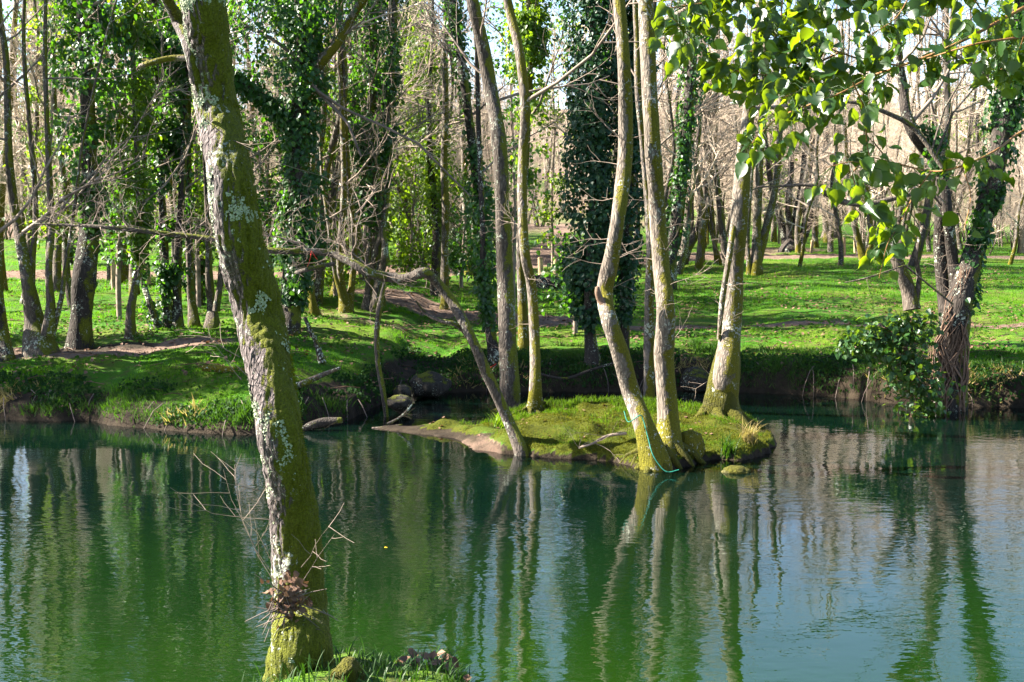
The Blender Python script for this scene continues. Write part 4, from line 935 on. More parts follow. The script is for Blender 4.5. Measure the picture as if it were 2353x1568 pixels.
for si, (pp, Yb, wd) in enumerate(stems):
    P = [at(a, b, Yb + 0.12 * math.sin(i * 1.3 + si)) for i, (a, b) in enumerate(pp)]
    if pp[0][0] > 2700: P[0] = (3.22, 4.82, P[0][2])
    C = catmull(np.array(P), 26)
    rr = np.linspace(wd, max(1.6, wd * 0.35), 26) * 0.5 * Yb / F
    mbs.tube([tuple(c) for c in C], list(rr), 8)
    Ls = np.sum(np.linalg.norm(np.diff(C, axis=0), axis=1))
    n = int(Ls * {0: 24, 1: 24, 6: 15, 7: 46, 8: 12, 9: 34, 5: 56, 3: 90}.get(si, 116))
    for _ in range(n):
        t = rng.uniform(0.12, 1.0) if si not in (6,) else rng.uniform(0.45, 1.0)
        c = C[int(t * 25)]
        a = rng.uniform(0, 6.28); L = rng.uniform(0.03, 0.10)
        q = (c[0] + math.cos(a) * L, c[1] + math.sin(a) * L, c[2] + rng.uniform(-0.09, 0.05))
        mpet.tube([tuple(c), tuple((c[i] + q[i]) / 2 + (0.012 if i == 2 else 0) for i in range(3)), q], [0.0016, 0.0013, 0.001], 3)
        LP.append(q); v = (rng.gauss(0, 0.55), rng.gauss(-0.55, 0.6), rng.uniform(-0.2, 0.9)); LN.append(v)
        LU.append((math.cos(a) * 0.6 + rng.gauss(0, .3), math.sin(a) * 0.6 + rng.gauss(0, .3), -1.0)); LS.append(rng.uniform(0.032, 0.076))
BL = np.array([(0, 0, 0), (0.20, 0.0, 0.04), (0.42, 0.16, 0.09), (0.46, 0.36, 0.07), (0.37, 0.54, 0.03), (0.31, 0.66, 0.06), (0.12, 0.88, 0.0), (0, 1.05, -0.14), (-0.12, 0.88, 0.0), (-0.33, 0.65, 0.05), (-0.38, 0.52, 0.02), (-0.47, 0.33, 0.08), (-0.38, 0.13, 0.07), (-0.2, 0.0, 0.04), (0, 0.35, -0.03), (0, 0.7, -0.05)])
BQ = [(0, 1, 2, 14), (14, 2, 3, 4), (14, 4, 5, 15), (15, 5, 6, 7), (15, 7, 8, 9), (14, 15, 9, 10), (14, 10, 11, 12), (0, 14, 12, 13)]
mbs.build('branches', M['stemwood'], br, bo)
ml = mpet
LP, LN, LU, LS = np.array(LP), np.array(LN, float), np.array(LU, float), np.array(LS)
kind = R.integers(0, 4, len(LP))
for q, (cx_, cz_, tip) in enumerate([(1.0, 1.0, 0.0), (0.82, 2.6, -0.16), (1.08, -1.4, 0.1), (0.9, 3.4, 0.22)]):
    B2 = BL.copy(); B2[:, 0] *= cx_; B2[:, 2] = B2[:, 2] * cz_ + tip * B2[:, 1] ** 2; B2[:, 0] += 0.10 * (q - 1.5) * B2[:, 1] ** 2
    ml.leaves(LP[kind == q], LN[kind == q], LU[kind == q], LS[kind == q], B2, None, BQ)
lf = ml.build('leaves', M['poplar'], br, bo, smooth=True)

# ------------------------------------------------------------------ the wood behind: copies of a few kinds
def make_proto(name, seed, H, r, nb, zmin, mat, twigmat='twig', ivy=None, ivymat='lime', stems=1, dens=0.75, Lk=0.9):
    H *= 0.86
    g = random.Random(seed)
    root = bpy.data.objects.new(name, None); COL.objects.link(root); root.empty_display_size = 0.2
    mt, mbr, miv = MB(), MB(), MB()
    for s in range(stems):
        a = g.uniform(0, 6.28); ln = g.uniform(0.05, 0.19) + (0.10 if stems > 1 else 0)
        p = [0.12 * s * math.cos(a), 0.12 * s * math.sin(a), -0.4]; P, rr = [tuple(p)], [r]
        n = 9
        for i in range(1, n):
            ln2 = ln * (1.3 if i < 4 else 0.4)
            p = [p[0] + math.cos(a) * ln2 * H / n + g.uniform(-.22, .22), p[1] + math.sin(a) * ln2 * H / n + g.uniform(-.22, .22), p[2] + H / (n - 1)]
            P.append(tuple(p)); rr.append(max(r * (1 - 0.85 * i / (n - 1)) * (0.8 if s else 1), 0.015))
        stem_mesh(mt, P, rr, 8, 0.4, 0.3, 0.1, seed + s)
        crown_on(mbr, P, rr, zmin, max(3, nb // stems), g, dens, Lk)
        if ivy: 
            Pv = [q for q in P if q[2] < H * 0.85]
            ivy_on(miv, Pv, [ivy[0] * (0.35 + 0.65 * min(1, max(q[2], 0) / 3)) for q in Pv], ivy[1] // stems, ivy[2], ivy[3], seed)
    mt.build('trunk', M[mat], root)
    mbr.build('crown', M[twigmat], root)
    if ivy: miv.build('ivy', M[ivymat], root, smooth=False)
    return root

protos = [
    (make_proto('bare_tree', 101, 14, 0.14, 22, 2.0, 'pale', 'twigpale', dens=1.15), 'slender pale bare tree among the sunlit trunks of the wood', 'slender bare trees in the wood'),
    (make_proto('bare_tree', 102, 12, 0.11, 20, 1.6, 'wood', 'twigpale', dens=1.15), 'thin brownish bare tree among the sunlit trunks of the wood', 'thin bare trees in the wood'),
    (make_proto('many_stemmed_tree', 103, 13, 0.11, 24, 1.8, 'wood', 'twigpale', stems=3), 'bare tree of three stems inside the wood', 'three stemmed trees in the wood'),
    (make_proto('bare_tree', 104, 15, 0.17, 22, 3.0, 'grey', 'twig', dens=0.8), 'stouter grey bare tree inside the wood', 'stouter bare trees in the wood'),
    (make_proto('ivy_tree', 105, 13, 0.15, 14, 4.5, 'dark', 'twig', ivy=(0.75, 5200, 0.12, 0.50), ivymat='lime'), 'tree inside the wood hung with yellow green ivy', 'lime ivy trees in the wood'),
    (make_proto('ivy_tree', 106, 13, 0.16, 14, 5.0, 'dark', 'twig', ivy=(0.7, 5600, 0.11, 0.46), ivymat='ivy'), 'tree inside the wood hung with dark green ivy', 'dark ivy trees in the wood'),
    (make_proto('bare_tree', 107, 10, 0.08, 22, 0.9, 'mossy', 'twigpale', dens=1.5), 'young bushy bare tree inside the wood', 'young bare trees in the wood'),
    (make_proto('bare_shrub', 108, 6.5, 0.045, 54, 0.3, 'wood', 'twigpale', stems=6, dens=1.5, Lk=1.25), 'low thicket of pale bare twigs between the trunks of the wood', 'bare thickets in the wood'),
]
used = set()
placed = []
def put(pi, x, y, sc, g):
    o, lab, grp = protos[pi]
    c = o if pi not in used else copy_tree(o)
    used.add(pi)
    c.location = (x, y, gz(x, y) - 0.02)
    c.rotation_euler = (0, 0, g.uniform(0, 6.28))
    c.scale = (sc, sc, sc * g.uniform(0.9, 1.15))
    tag(c, lab, 'tree', grp)
    placed.append((x, y))
g = random.Random(99)
def clear(u, y):     # u = x / y
    X = u * y
    if y < 40 and u > 0.16: return False
    if y < 72 and abs(X - np.interp(y, [36, 44, 60, 100], [0.9, 1.2, 2.2, 3.0])) < 1.1 + 0.012 * y: return False
    if y < 34 and u > -0.1: return False
    if u < -0.17 and 37 < y < 64 and g.random() < 0.8: return False
    if path_mask(np.array([X]), np.array([y]))[0] > 0.3: return False
    return True
def scatter(n, y0, y1, spread, wts, minsep):
    k = tries = 0
    while k < n and tries < n * 60:
        tries += 1
        y = y0 + (y1 - y0) * g.random() ** 0.8; u = g.uniform(-spread, spread)
        if not clear(u, y): continue
        x = u * y
        if any((x - a) ** 2 + (y - b) ** 2 < minsep ** 2 for a, b in placed): continue
        wl = list(wts)
        if u < -0.05 : wl[4] += 0.35; wl[5] += 0.25
        if u > 0.2: wl[4] *= 0.3; wl[5] *= 0.2
        put(g.choices(range(8), wl)[0], x, y, g.uniform(0.8, 1.2), g); k += 1
scatter(52, 27, 42, 0.44, (4, 5, 2, 1.5, 0.8, 0.8, 1.5, 0.0), 1.0)
scatter(105, 44, 68, 0.47, (5, 5, 3, 2, 0.7, 0.4, 3, 0.0), 1.0)
scatter(62, 42, 80, 0.47, (0, 0, 0, 0, 0, 0, 0, 1.0), 1.0)
scatter(140, 68, 125, 0.47, (4, 4, 3, 3, 0.6, 0.3, 3, 0.0), 1.3)

# the wooded hillside far behind: one mass
def far_wood():
    mb = MB(); g = random.Random(5)
    for k in range(420):
        y = 125 + 130 * g.random() ** 0.9; x = g.uniform(-0.5, 0.5) * y; z = gz(x, y); H = g.uniform(10, 15)
        lx = g.uniform(-1.6, 1.6)
        mb.tube([(x, y, z - .5), (x + lx * .3, y, z + H * .35), (x + lx, y, z + H * .7), (x + lx * 1.2, y, z + H)], [.16, .13, .09, .02], 5)
        for b in range(16):
            t = g.uniform(.2, .95); p = (x + lx * t, y, z + H * t); a = g.uniform(0, 6.28)
            grow(mb, p, nrm((math.cos(a), math.sin(a), g.uniform(.2, 1))), (1.0 + 2.2 * (1 - t)) * g.uniform(.7, 1.3), .03, 1, g, .12, 0.75, 2)
    return mb
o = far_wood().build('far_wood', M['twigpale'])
tag(o, 'pale bare wood on the hillside beyond the last trees', 'wood', kind='stuff')

# trees out of the photo on the sunny side: they shade the near bank and the river
for i, (x, y, pi, sc) in enumerate([(-10.8, 5.6, 5, 1.0), (-15.5, 5.2, 5, 1.1), (-11.6, 19.4, 5, 0.9), (-14.2, 18.9, 4, 1.0), (-17, 19.6, 5, 1.1), (-13, 22.5, 5, 1.0), (-15, 27, 0, 1.0)]):
    put(pi, x, y, sc, g)

# ------------------------------------------------------------------ grass
BLADE = np.array([(-0.06, 0, 0), (0.06, 0, 0), (0.045, 0.55, 0.10), (-0.045, 0.55, 0.10), (0, 1.0, 0.38)])
def grass(mb, x, y, nb, h, spread, jit=0.35, hf=None):
    k = len(x) * nb
    X = np.repeat(x, nb) + R.normal(size=k) * spread; Yy = np.repeat(y, nb) + R.normal(size=k) * spread
    Z = height(X, Yy)
    a = R.uniform(0, 2 * math.pi, k)
    d = np.stack([np.cos(a), np.sin(a), np.full(k, 0.25)], 1)
    up = np.stack([np.cos(a + 1) * jit * R.random(k), np.sin(a + 1) * jit * R.random(k), np.ones(k)], 1)
    hh = np.repeat(h, nb) * R.uniform(0.55, 1.25, k)
    ok = Z > 0.0
    mb.leaves(np.stack([X, Yy, Z - 0.01], 1)[ok], d[ok], up[ok], hh[ok], BLADE, [(2, 4, 3)], [(0, 1, 2, 3)])

def frustum_pts(n, y0, y1, p=1.0, spread=0.45):
    y = y0 + (y1 - y0) * R.random(n) ** p; x = R.uniform(-spread, spread, n) * y
    return x, y
mb = MB()
x, y = frustum_pts(42000, 17.0, 30, 1.0)
d = y - far_edge(x); steep = smooth01((x + 1.6) / 1.6)
keep = (d > 0.30 + 0.55 * steep + 1.9 * cut_bump(x)) & (path_mask(x, y) + 0.5 * (n2(x, y, 3, 5) - 0.5) < 0.42) & (n2(x, y, 1.1, 7) + 0.3 * (n2(x, y, 4, 8) - 0.5) + 0.3 * R.random(len(x)) > 0.56) & ~((np.abs(y - 20.6) < 0.45) & (x < -6))
x, y = x[keep], y[keep]
grass(mb, x, y, 7, 0.022 + 0.055 * n2(x, y, 0.9, 15) ** 2 + 0.022 * R.random(len(x)), 0.05, 0.6)
x, y = frustum_pts(26000, 30, 62, 1.2)
keep = (path_mask(x, y) < 0.4)
x, y = x[keep], y[keep]
grass(mb, x, y, 6, 0.05 + 0.05 * R.random(len(x)), 0.12, 0.6)
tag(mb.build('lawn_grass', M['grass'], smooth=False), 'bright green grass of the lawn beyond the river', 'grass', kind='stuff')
mb = MB()
x, y = frustum_pts(60000, 16.3, 23.5, 1.0)
d = y - far_edge(x); steep = smooth01((x + 1.6) / 1.6)
keep = (d > 0.03) & (d < 0.7 + 1.3 * steep) & (n2(x, y, 1.6, 27) + 0.3 * (n2(x, y, 5, 28) - 0.5) + 0.25 * R.random(len(x)) > 0.66)
x, y = x[keep], y[keep]
grass(mb, x, y, 6, 0.03 + 0.09 * R.random(len(x)) ** 2 + 0.08 * n2(x, y, 3, 30) ** 3, 0.05, 1.2)
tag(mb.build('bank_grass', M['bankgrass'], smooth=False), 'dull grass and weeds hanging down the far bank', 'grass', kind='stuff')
mb = MB()
x, y = frustum_pts(9000, 16.3, 21.5, 1.0)
d = y - far_edge(x)
keep = (d > 0.05) & (d < 0.75) & (n2(x, y, 1.3, 37) + 0.2 * R.random(len(x)) > 0.80)
x, y = x[keep], y[keep]
grass(mb, x, y, 8, 0.06 + 0.12 * R.random(len(x)), 0.07, 2.2)
tag(mb.build('dry_grass', M['straw'], smooth=False), 'straw coloured dead grass hanging over the bank edge', 'grass', kind='stuff')
mb = MB()
x = R.uniform(-2.2, 3.6, 26000); y = R.uniform(14, 18.6, 26000)
di = isl_d(x, y); z = iheight(x, y)
keep = (di > 0.08) & (z > 0.10) & (n2(x, y, 1.7, 31) + 0.25 * R.random(len(x)) > np.interp(y, [14, 16, 17, 18], [0.74, 0.70, 0.56, 0.50]))
grass(mb, x[keep], y[keep], 5, 0.025 + 0.05 * R.random(keep.sum()) * np.interp(y[keep], [15, 17.2], [0.5, 1.6]), 0.03, 0.7)
tag(mb.build('island_grass', M['isleg'], smooth=False), 'short grass on the mossy island', 'grass', kind='stuff')
mb = MB()
x = R.uniform(-2.2, 3.6, 130000); y = R.uniform(13.8, 18.6, 130000); z = iheight(x, y); di = isl_d(x, y)
keep = (di > 0.02) & (z > 0.06) & (n2(x, y, 3.0, 33) > 0.25) & ~((x < 0.2) & (z < 0.16))
x, y, z = x[keep], y[keep], z[keep]; k = len(x)
mb.leaves(np.stack([x, y, z - 0.004], 1), rand_unit(k) + np.array([0, -.6, .3]), rand_unit(k) * 0.7 + np.array([0, 0, 1.0]), R.uniform(0.014, 0.035, k), np.array([(-0.16, 0, 0), (0.16, 0, 0), (0, 1, 0.1)]), [(0, 1, 2)])
tag(mb.build('island_moss', M['mosspad'], smooth=False), 'yellow green moss over the island', 'moss', kind='stuff')

mb = MB()
x, y = frustum_pts(30000, 16.8, 32, 1.0)
d = y - far_edge(x)
keep = (d > 0.15 + 2.0 * cut_bump(x)) & (n2(x, y, 0.9, 43) + 0.4 * (n2(x, y, 3.1, 44) - 0.5) > 0.56) & (path_mask(x, y) < 0.5)
x, y = x[keep], y[keep]; z = height(x, y); k = len(x)
mb.leaves(np.stack([x, y, z + R.uniform(0.0, 0.07, k)], 1), rand_unit(k) * 0.8 + np.array([0, -.3, 1.0]), rand_unit(k), R.uniform(0.03, 0.075, k), IVY, None, IVY_Q)
tag(mb.build('lawn_weeds', M['weed'], smooth=False), 'low broad leaved weeds in the grass of the far bank', 'weeds', kind='stuff')
mb = MB()
x, y = frustum_pts(16000, 16.8, 40, 1.0)
d = y - far_edge(x)
keep = (d > 0.05) & (n2(x, y, 0.7, 45) + 0.4 * path_mask(x, y) + 0.3 * R.random(len(x)) > 0.6)
x, y = x[keep], y[keep]; z = height(x, y); k = len(x)
mb.leaves(np.stack([x, y, z + R.uniform(0.01, 0.04, k)], 1), rand_unit(k) * 0.6 + np.array([0, -.1, 1.0]), rand_unit(k), R.uniform(0.04, 0.085, k), IVY, None, IVY_Q)
for q in range(500):
    xx, yy = float(R.uniform(-.45, .45)), float(R.uniform(17.5, 30)); xx *= yy
    if yy < float(far_edge(np.array([xx]))[0]) + .3: continue
    zz = gz(xx, yy); a = R.uniform(0, 6.28); L = R.uniform(.15, .6)
    mb.tube([(xx, yy, zz + .02), (xx + math.cos(a) * L * .5, yy + math.sin(a) * L * .5, zz + .05), (xx + math.cos(a) * L, yy + math.sin(a) * L, zz + .03)], [.006, .006, .003], 4)
tag(mb.build('bank_litter', M['litter'], smooth=False), 'fallen leaves and twigs strewn over the far bank', 'leaf litter', kind='stuff')

mb = MB()
x, y = frustum_pts(90000, 16.4, 23, 1.0)
d = y - far_edge(x)
keep = (d > 0.02) & (d < 1.2 + 1.3 * cut_bump(x)) & (n2(x, y, 1.5, 53) + 0.5 * (n2(x, y, 5, 54) - 0.5) + 0.15 * smooth01((x + 1.5) / 1.5) + 0.12 * cut_bump(x) > 0.56)
x, y = x[keep], y[keep]; z = height(x, y); k = len(x)
mb.leaves(np.stack([x, y - 0.05 * R.random(k), z + R.uniform(-0.02, 0.10, k)], 1), rand_unit(k) * 0.8 + np.array([0, -.8, .6]), rand_unit(k) * .6 + np.array([0, -.3, -1.0]), R.uniform(0.025, 0.07, k), IVY, None, IVY_Q)
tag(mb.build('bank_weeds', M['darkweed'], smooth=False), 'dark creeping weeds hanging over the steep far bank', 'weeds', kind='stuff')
mb = MB(); g = random.Random(55)
for q in range(55):
    xx = g.uniform(-8.5, 8.5); yy = float(far_edge(np.array([xx]))[0]) + g.uniform(0.05, 0.4); zz = gz(xx, yy)
    L = g.uniform(.15, .6); a = g.uniform(-.8, .8)
    mb.tube([(xx, yy + .1, zz + .1), (xx + a * L * .4, yy - .06, zz + .02), (xx + a * L * .8, yy - .16, zz - L * .35), (xx + a * L, yy - .2, min(zz, .0) - .05)], [.008, .007, .005, .003], 5)
tag(mb.build('bank_roots', M['twigdark']), 'thin exposed roots trailing down the far bank', 'roots', kind='stuff')

# near bank tuft: long blades
def long_blades(mb, pts, n, h0, h1, g, w=0.006):
    for _ in range(n):
        bx, by = pts(); z = gz(bx, by)
        if z < 0.0: continue
        a = g.uniform(0, 6.28); L = g.uniform(h0, h1); dr = g.uniform(0.3, 1.0)
        pc = [(bx + math.cos(a) * L * dr * t ** 1.6, by + math.sin(a) * L * dr * t ** 1.6, z - 0.01 + L * (t - 0.45 * dr * t ** 2.4)) for t in (0, .3, .6, .85, 1)]
        sx, sy = -math.sin(a), math.cos(a)
        Vv = []
        for t, q in zip((1, .9, .7, .4, .05), pc): Vv += [(q[0] - sx * w * t, q[1] - sy * w * t, q[2]), (q[0] + sx * w * t, q[1] + sy * w * t, q[2])]
        mb.raw(Vv, [(2 * i, 2 * i + 1, 2 * i + 3, 2 * i + 2) for i in range(4)])
mb = MB(); g = random.Random(8)
long_blades(mb, lambda: (lambda c: (c[0] + g.gauss(0, .10), c[1] + g.gauss(0, .10)))(g.choice([(-1.45, 6.2), (-1.0, 6.25), (-0.8, 6.5), (-0.62, 6.85), (-0.5, 6.8), (-0.35, 6.5), (-1.25, 6.15), (-0.7, 6.2), (-0.3, 6.9), (-0.35, 7.1), (-0.3, 7.0), (-0.45, 7.15), (-0.6, 7.1), (-0.2, 6.6), (-0.55, 7.15), (-0.45, 6.3)])), 620, 0.06, 0.19, g, 0.004)
long_blades(mb, lambda: (g.uniform(-1.7, -0.1), g.uniform(5.9, 7.3)), 600, 0.04, 0.10, g, 0.004)
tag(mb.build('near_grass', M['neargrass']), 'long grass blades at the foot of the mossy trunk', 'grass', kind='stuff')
mb = MB(); k = 62
x = R.normal(-0.46, 0.17, k); y = R.normal(6.85, 0.2, k); z = height(x, y)
mb.leaves(np.stack([x, y, z + 0.02 + 0.03 * R.random(k)], 1), rand_unit(k) * 0.7 + np.array([0, -.3, 1]), rand_unit(k), R.uniform(0.04, 0.085, k), np.array([(0, 0, 0), (0.35, 0.25, 0.12), (0.5, 0.6, 0.1), (0, 1, -0.05), (-0.45, 0.6, 0.12), (-0.35, 0.25, 0.1)]), None, IVY_Q)
x = np.concatenate([R.uniform(-2, 3, 260)]); y = R.uniform(14.8, 18, 260); z = iheight(x, y); ok = z > 0.05; x, y, z = x[ok], y[ok], z[ok]; k = len(x)
mb.leaves(np.stack([x, y, z + 0.015], 1), rand_unit(k) * 0.5 + np.array([0, 0, 1.]), rand_unit(k), R.uniform(0.03, 0.06, k), IVY, None, IVY_Q)
tag(mb.build('leaf_litter', M['litter'], smooth=False), 'brown dead leaves lying in the grass at the bottom and on the island', 'leaf litter', kind='stuff')

# moss hummock in the near grass
def rock(name, label, cat, c, size, mat, seed, flat=0.7):
    bpy_me = bpy.data.meshes.new(name)
    import bmesh
    bm = bmesh.new(); bmesh.ops.create_icosphere(bm, subdivisions=4, radius=1.0)
    co = np.array([v.co for v in bm.verts])
    nz = 1 + 0.5 * (vnoise(co * 1.3 + seed, seed) - 0.5) + 0.25 * (vnoise(co * 3.1 + seed, seed) - 0.5) + 0.10 * (vnoise(co * 9 + seed, seed) - 0.5)
    for v, n_ in zip(bm.verts, nz):
        v.co *= n_; v.co.x *= size[0]; v.co.y *= size[1]; v.co.z *= size[2]
    for f in bm.faces: f.smooth = True
    bm.to_mesh(bpy_me); bm.free()
    o = link(name, bpy_me, mat, None, c)
    return tag(o, label, cat)
c = base_at(800, 1560)
rock('moss_hummock', 'rounded moss hummock in the grass right of the near trunk', 'moss', (c[0], c[1], c[2]), (0.085, 0.09, 0.09), M['mossfoot'], 3)
for (px, py, sx, sz, lab, sd) in [(985, 895, .42, .26, 'large mossy boulder in the dark far bank behind the dead stick', 1), (920, 930, .26, .15, 'low rounded stone at the water right of the dead stick', 2), (925, 900, .2, .14, 'small stone above the low rounded one in the bank', 5), (1600, 880, .38, .25, 'grey boulder in the shaded bank left of the flared island tree', 7)]:
    x, y = zplane(px, py + 12, 0.05)
    y = min(y, float(far_edge(np.array([x]))[0]) + 0.25)
    rock('boulder', lab, 'boulder', (x, y, 0.08 + sz * 0.5), (sx * .8, 0.25, sz * .85), M['stone'], sd)
c = base_at(1255, 662)
rock('uprooted_stump', 'dark uprooted stump on the lawn below the posts left of the ivy column', 'stump', (c[0], c[1], c[2] + .12), (0.42, 0.3, 0.26), M['dark'], 14)
c = base_at(1590, 1055)
rock('tree_stump', 'mossy rotten stump on the island shore right of the paired trunks', 'stump', (c[0], c[1] + .25, c[2] + 0.06), (0.17, 0.15, 0.20), M['mossy'], 9)
c = base_at(1690, 1075)
rock('mossy_stone', 'small mossy stone just off the right shore of the island', 'stone', (zplane(1690, 1085)[0], zplane(1690, 1085)[1], 0.0), (0.15, 0.13, 0.07), M['mossfoot'], 4)

# grass tufts on the island's right tip
for (px, py, mat, lab, n_) in [(1722, 1010, 'straw', 'pale dry grass tuft on the right tip of the island', 110), (1672, 1045, 'bankgrass', 'grey green sedge tuft hanging from the island right shore', 120), (1150, 985, 'lime', 'sunlit weeds around the foot of the tall grey island tree', 90)]:
    x, y, z = base_at(px, py); mb = MB()
    long_blades(mb, lambda: (x + g.gauss(0, .045), y + g.gauss(0, .04)), n_, 0.14, 0.34, g, 0.005)
    if mb.V:
        o = mb.build('grass_tuft', M[mat], None, (x, y, z)); tag(o, lab, 'grass tuft')

# dead stick standing at the bank, fallen branches, log, cord, tapes, floating leaf
def stick(name, label, cat, path, Y, mat, sub=0, seed=1, ns=8):
    P, rr = px_path(path, Y, 0.04, seed); mb = MB(); stem_mesh(mb, P, rr, ns, 0.06, 0, 0.1, seed)
    g = random.Random(seed)
    for _ in range(sub): grow(mb, P[g.randrange(1, len(P))], nrm((g.uniform(-1, 1), g.uniform(-.6, .2), g.uniform(-.5, .8))), g.uniform(.2, .5), .005, 1, g, 0, 0.6, 2, .3)
    o = mb.build(name, M[mat], None, P[0]); return tag(o, label, cat)
stick('dead_stick', 'thin dead grey stem standing upright at the far bank in mid river view', 'stick', [(888, 958, 12), (880, 900, 14), (868, 830, 13), (866, 760, 13), (874, 700, 12), (884, 650, 8)], zplane(886, 958)[1], 'grey', 0, 3)
stick('fallen_branch', 'pale fallen branch on the bank right of the mossy foreground trunk', 'branch', [(650, 902, 16), (700, 880, 15), (740, 862, 12), (782, 846, 7)], base_at(700, 905)[1], 'wood', 5, 4)
stick('mossy_log', 'short mossy log lying in the grass left of the foreground trunk', 'log', [(465, 846, 14), (500, 848, 17), (540, 852, 17), (580, 856, 15)], base_at(520, 858)[1], 'mossy', 0, 5)
stick('dead_stick', 'thin dark dead stem leaning left at the bank right of the big ivy tree', 'stick', [(740, 835, 20), (728, 790, 12), (714, 760, 11), (700, 730, 8)], base_at(738, 835)[1], 'dark', 3, 6)
stick('fallen_branch', 'bare twiggy branch lying down the mossy front of the island', 'branch', [(1440, 996, 7), (1395, 1002, 7), (1365, 1018, 6), (1330, 1030, 4)], base_at(1395, 1022)[1] - 0.15, 'twig' if 'twig' in M else 'wood', 6, 7)
stick('twig_snag', 'bleached snag of twigs in the shallows left of the island', 'branch', [(890, 975, 7), (915, 962, 6), (935, 945, 5), (950, 925, 3)], zplane(900, 978)[1], 'wood', 6, 8)
stick('driftwood', 'pale piece of driftwood lying in the shallows at the left tip of the island', 'driftwood', [(855, 984, 4), (880, 983, 6), (905, 980, 6), (925, 976, 3)], zplane(890, 984)[1], 'wood', 2, 9)
stick('fallen_log', 'weathered log at the water right of the foreground trunk', 'log', [(690, 990, 12), (715, 978, 18), (745, 970, 20), (785, 966, 14)], zplane(740, 990)[1] , 'dark', 2, 10)
stick('fallen_branch', 'long bare branch propped on the dark bank behind the island', 'branch', [(1240, 860, 6), (1300, 870, 7), (1360, 850, 7), (1440, 825, 4)], 20.2, 'dark', 4, 11)
mb = MB(); pc = [at(a, b, I4Y + dy) for a, b, dy in [(1434, 945, -.14), (1444, 970, -.22), (1470, 955, -.22), (1478, 965, -.2), (1490, 1010, -.28), (1500, 1045, -.36), (1520, 1075, -.40), (1536, 1085, -.42), (1560, 1080, -.4)]]
C = catmull(np.array(pc), 40); C[:, 2] = np.maximum(C[:, 2], 0.006); mb.tube([tuple(c) for c in C], [0.006] * 40, 6)
tag(mb.build('cord', M['cord'], None, tuple(C[0])), 'green cord hanging down the foot of the kinked island trunk into the water', 'cord')
Yl = base_at(1198, 1040)[1]
mb = MB(); mb.tube([at(716, 576, Yl - .08), at(712, 598, Yl - .1), at(702, 625, Yl - .08)], [0.003, 0.003, 0.002], 5); mb.tube([at(716, 576, Yl - .08), at(724, 590, Yl - .09), at(730, 598, Yl - .08)], [0.003, 0.003, 0.002], 5)
tag(mb.build('tape', M['red'], None, at(716, 576, Yl - .08)), 'red tape tied round the level limb right of the foreground trunk', 'tape')
Yl = base_at(1140, 835)[1]
mb = MB(); mb.tube([at(1117, 842, Yl - .1), at(1128, 845, Yl - .2), at(1140, 836, Yl - .2)], [0.012, 0.014, 0.008], 5); mb.tube([at(1117, 842, Yl - .1), at(1122, 855, Yl - .2), at(1116, 868, Yl - .2)], [0.01, 0.012, 0.006], 5)
tag(mb.build('tape', M['red'], None, at(1117, 842, Yl - .1)), 'red tape at the foot of the slim dark bank trunk', 'tape')
x, y = zplane(883, 1260)
mb = MB(); mb.leaves(np.array([(x, y, 0.006)]), np.array([(0, 0, 1.)]), np.array([(1., .3, 0)]), np.array([0.03]), IVY, None, IVY_Q)
tag(mb.build('floating_leaf', M['yellow'], None, (x, y, 0.006)), 'tiny yellow leaf floating on the green water', 'leaf')

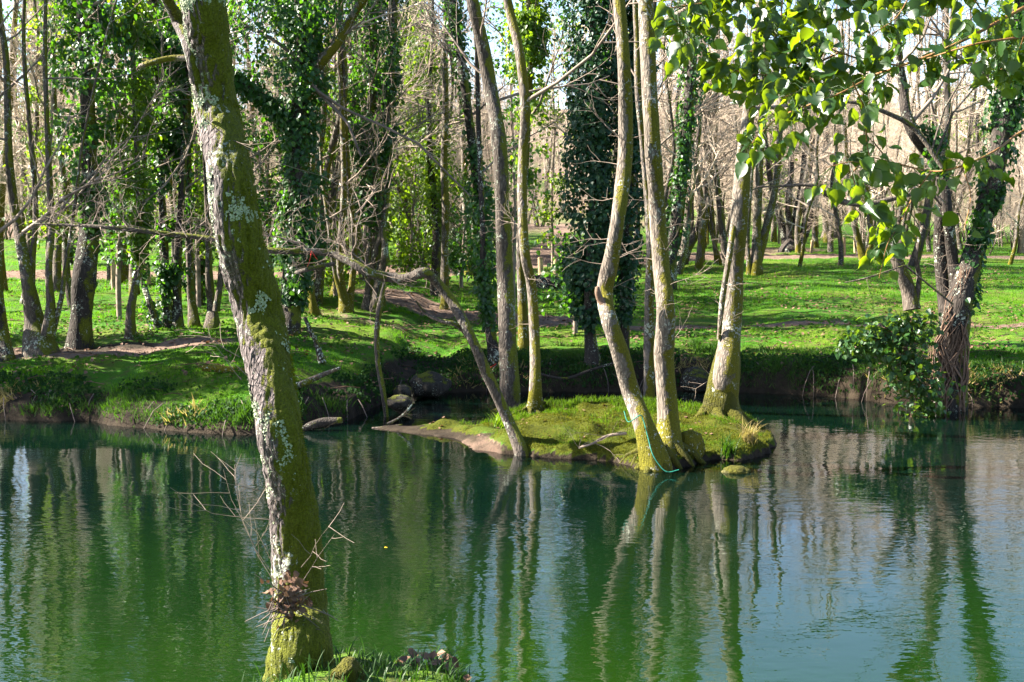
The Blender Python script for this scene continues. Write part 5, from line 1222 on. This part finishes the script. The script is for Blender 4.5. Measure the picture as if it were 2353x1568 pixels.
# fern at the bottom left
x, y = -2.78, 6.0
z = gz(x, y); fr = thing('fern', 'dark fern fronds at the bottom left corner', 'fern', (x, y, z)); mb = MB(); ms = MB()
for k in range(9):
    a = -0.5 + 0.42 * k + g.uniform(-.1, .1); L = g.uniform(.28, .42)
    pc = [(x + math.cos(a) * L * t, y + math.sin(a) * L * .6 * t, z + L * (0.95 * t - 0.55 * t * t)) for t in np.linspace(0, 1, 14)]
    ms.tube(pc, [.003] * 14, 4)
    for i in range(2, 14):
        for s in (-1, 1):
            n_ = 1; t = i / 13
            mb.leaves(np.array([pc[i]]), np.array([(0, 0, 1.)]) + rand_unit(1) * .25, np.array([(-math.sin(a) * s + .3 * math.cos(a), math.cos(a) * s + .3 * math.sin(a), -0.15)]), np.array([0.11 * math.sin(math.pi * min(1, .15 + .85 * t)) + .015]), LONGLEAF, None, IVY_Q)
mb.build('fronds', M['bankgrass'], fr, (x, y, z)); ms.build('stalks', M['root'], fr, (x, y, z))

# wooden posts along the paths
def make_post(h, r):
    import bmesh
    bm = bmesh.new(); bmesh.ops.create_cone(bm, cap_ends=True, segments=14, radius1=r, radius2=r * .94, depth=h + .3)
    bmesh.ops.translate(bm, verts=bm.verts, vec=(0, 0, (h - .3) / 2))
    bmesh.ops.bevel(bm, geom=[e for e in bm.edges if all(v.co.z > h * .9 for v in e.verts)], offset=.02, segments=2, affect='EDGES')
    me = bpy.data.meshes.new('wooden_post'); bm.to_mesh(me); bm.free(); me.materials.append(M['post']); return me
pm = make_post(0.65, 0.085)
for (px, py, lab, sc) in [(1243, 640, 'wooden post left of the pair in front of the ivy column', 1), (1276, 638, 'wooden post in the middle of the three by the ivy column', 1), (1292, 614, 'sunlit wooden post just left of the ivy column', 1), (1865, 582, 'short dark post on the brown path right of the stem fan', .8), (1938, 588, 'bright sunlit post on the lawn edge at right', 1.1), (1966, 582, 'brown post right of the bright sunlit one', 1), (2346, 582, 'pale square topped post at the right edge of the photo', 1.5),
                          (264, 663, 'dark wooden post right of the stout ivy trunk', 1.1), (279, 642, 'dark post farther back behind the first one', 1), (341, 655, 'thin dark post on the lawn by the pale path', .9), (155, 664, 'dark post left of the stout ivy trunk', .9)]:
    b = base_at(px, py); o = bpy.data.objects.new('wooden_post', pm); COL.objects.link(o); o.location = b; o.scale = (sc, sc, sc); o.rotation_euler = (rng.uniform(-.04, .04), rng.uniform(-.04, .04), rng.uniform(0, 6))
    tag(o, lab, 'post', 'wooden posts along the paths')
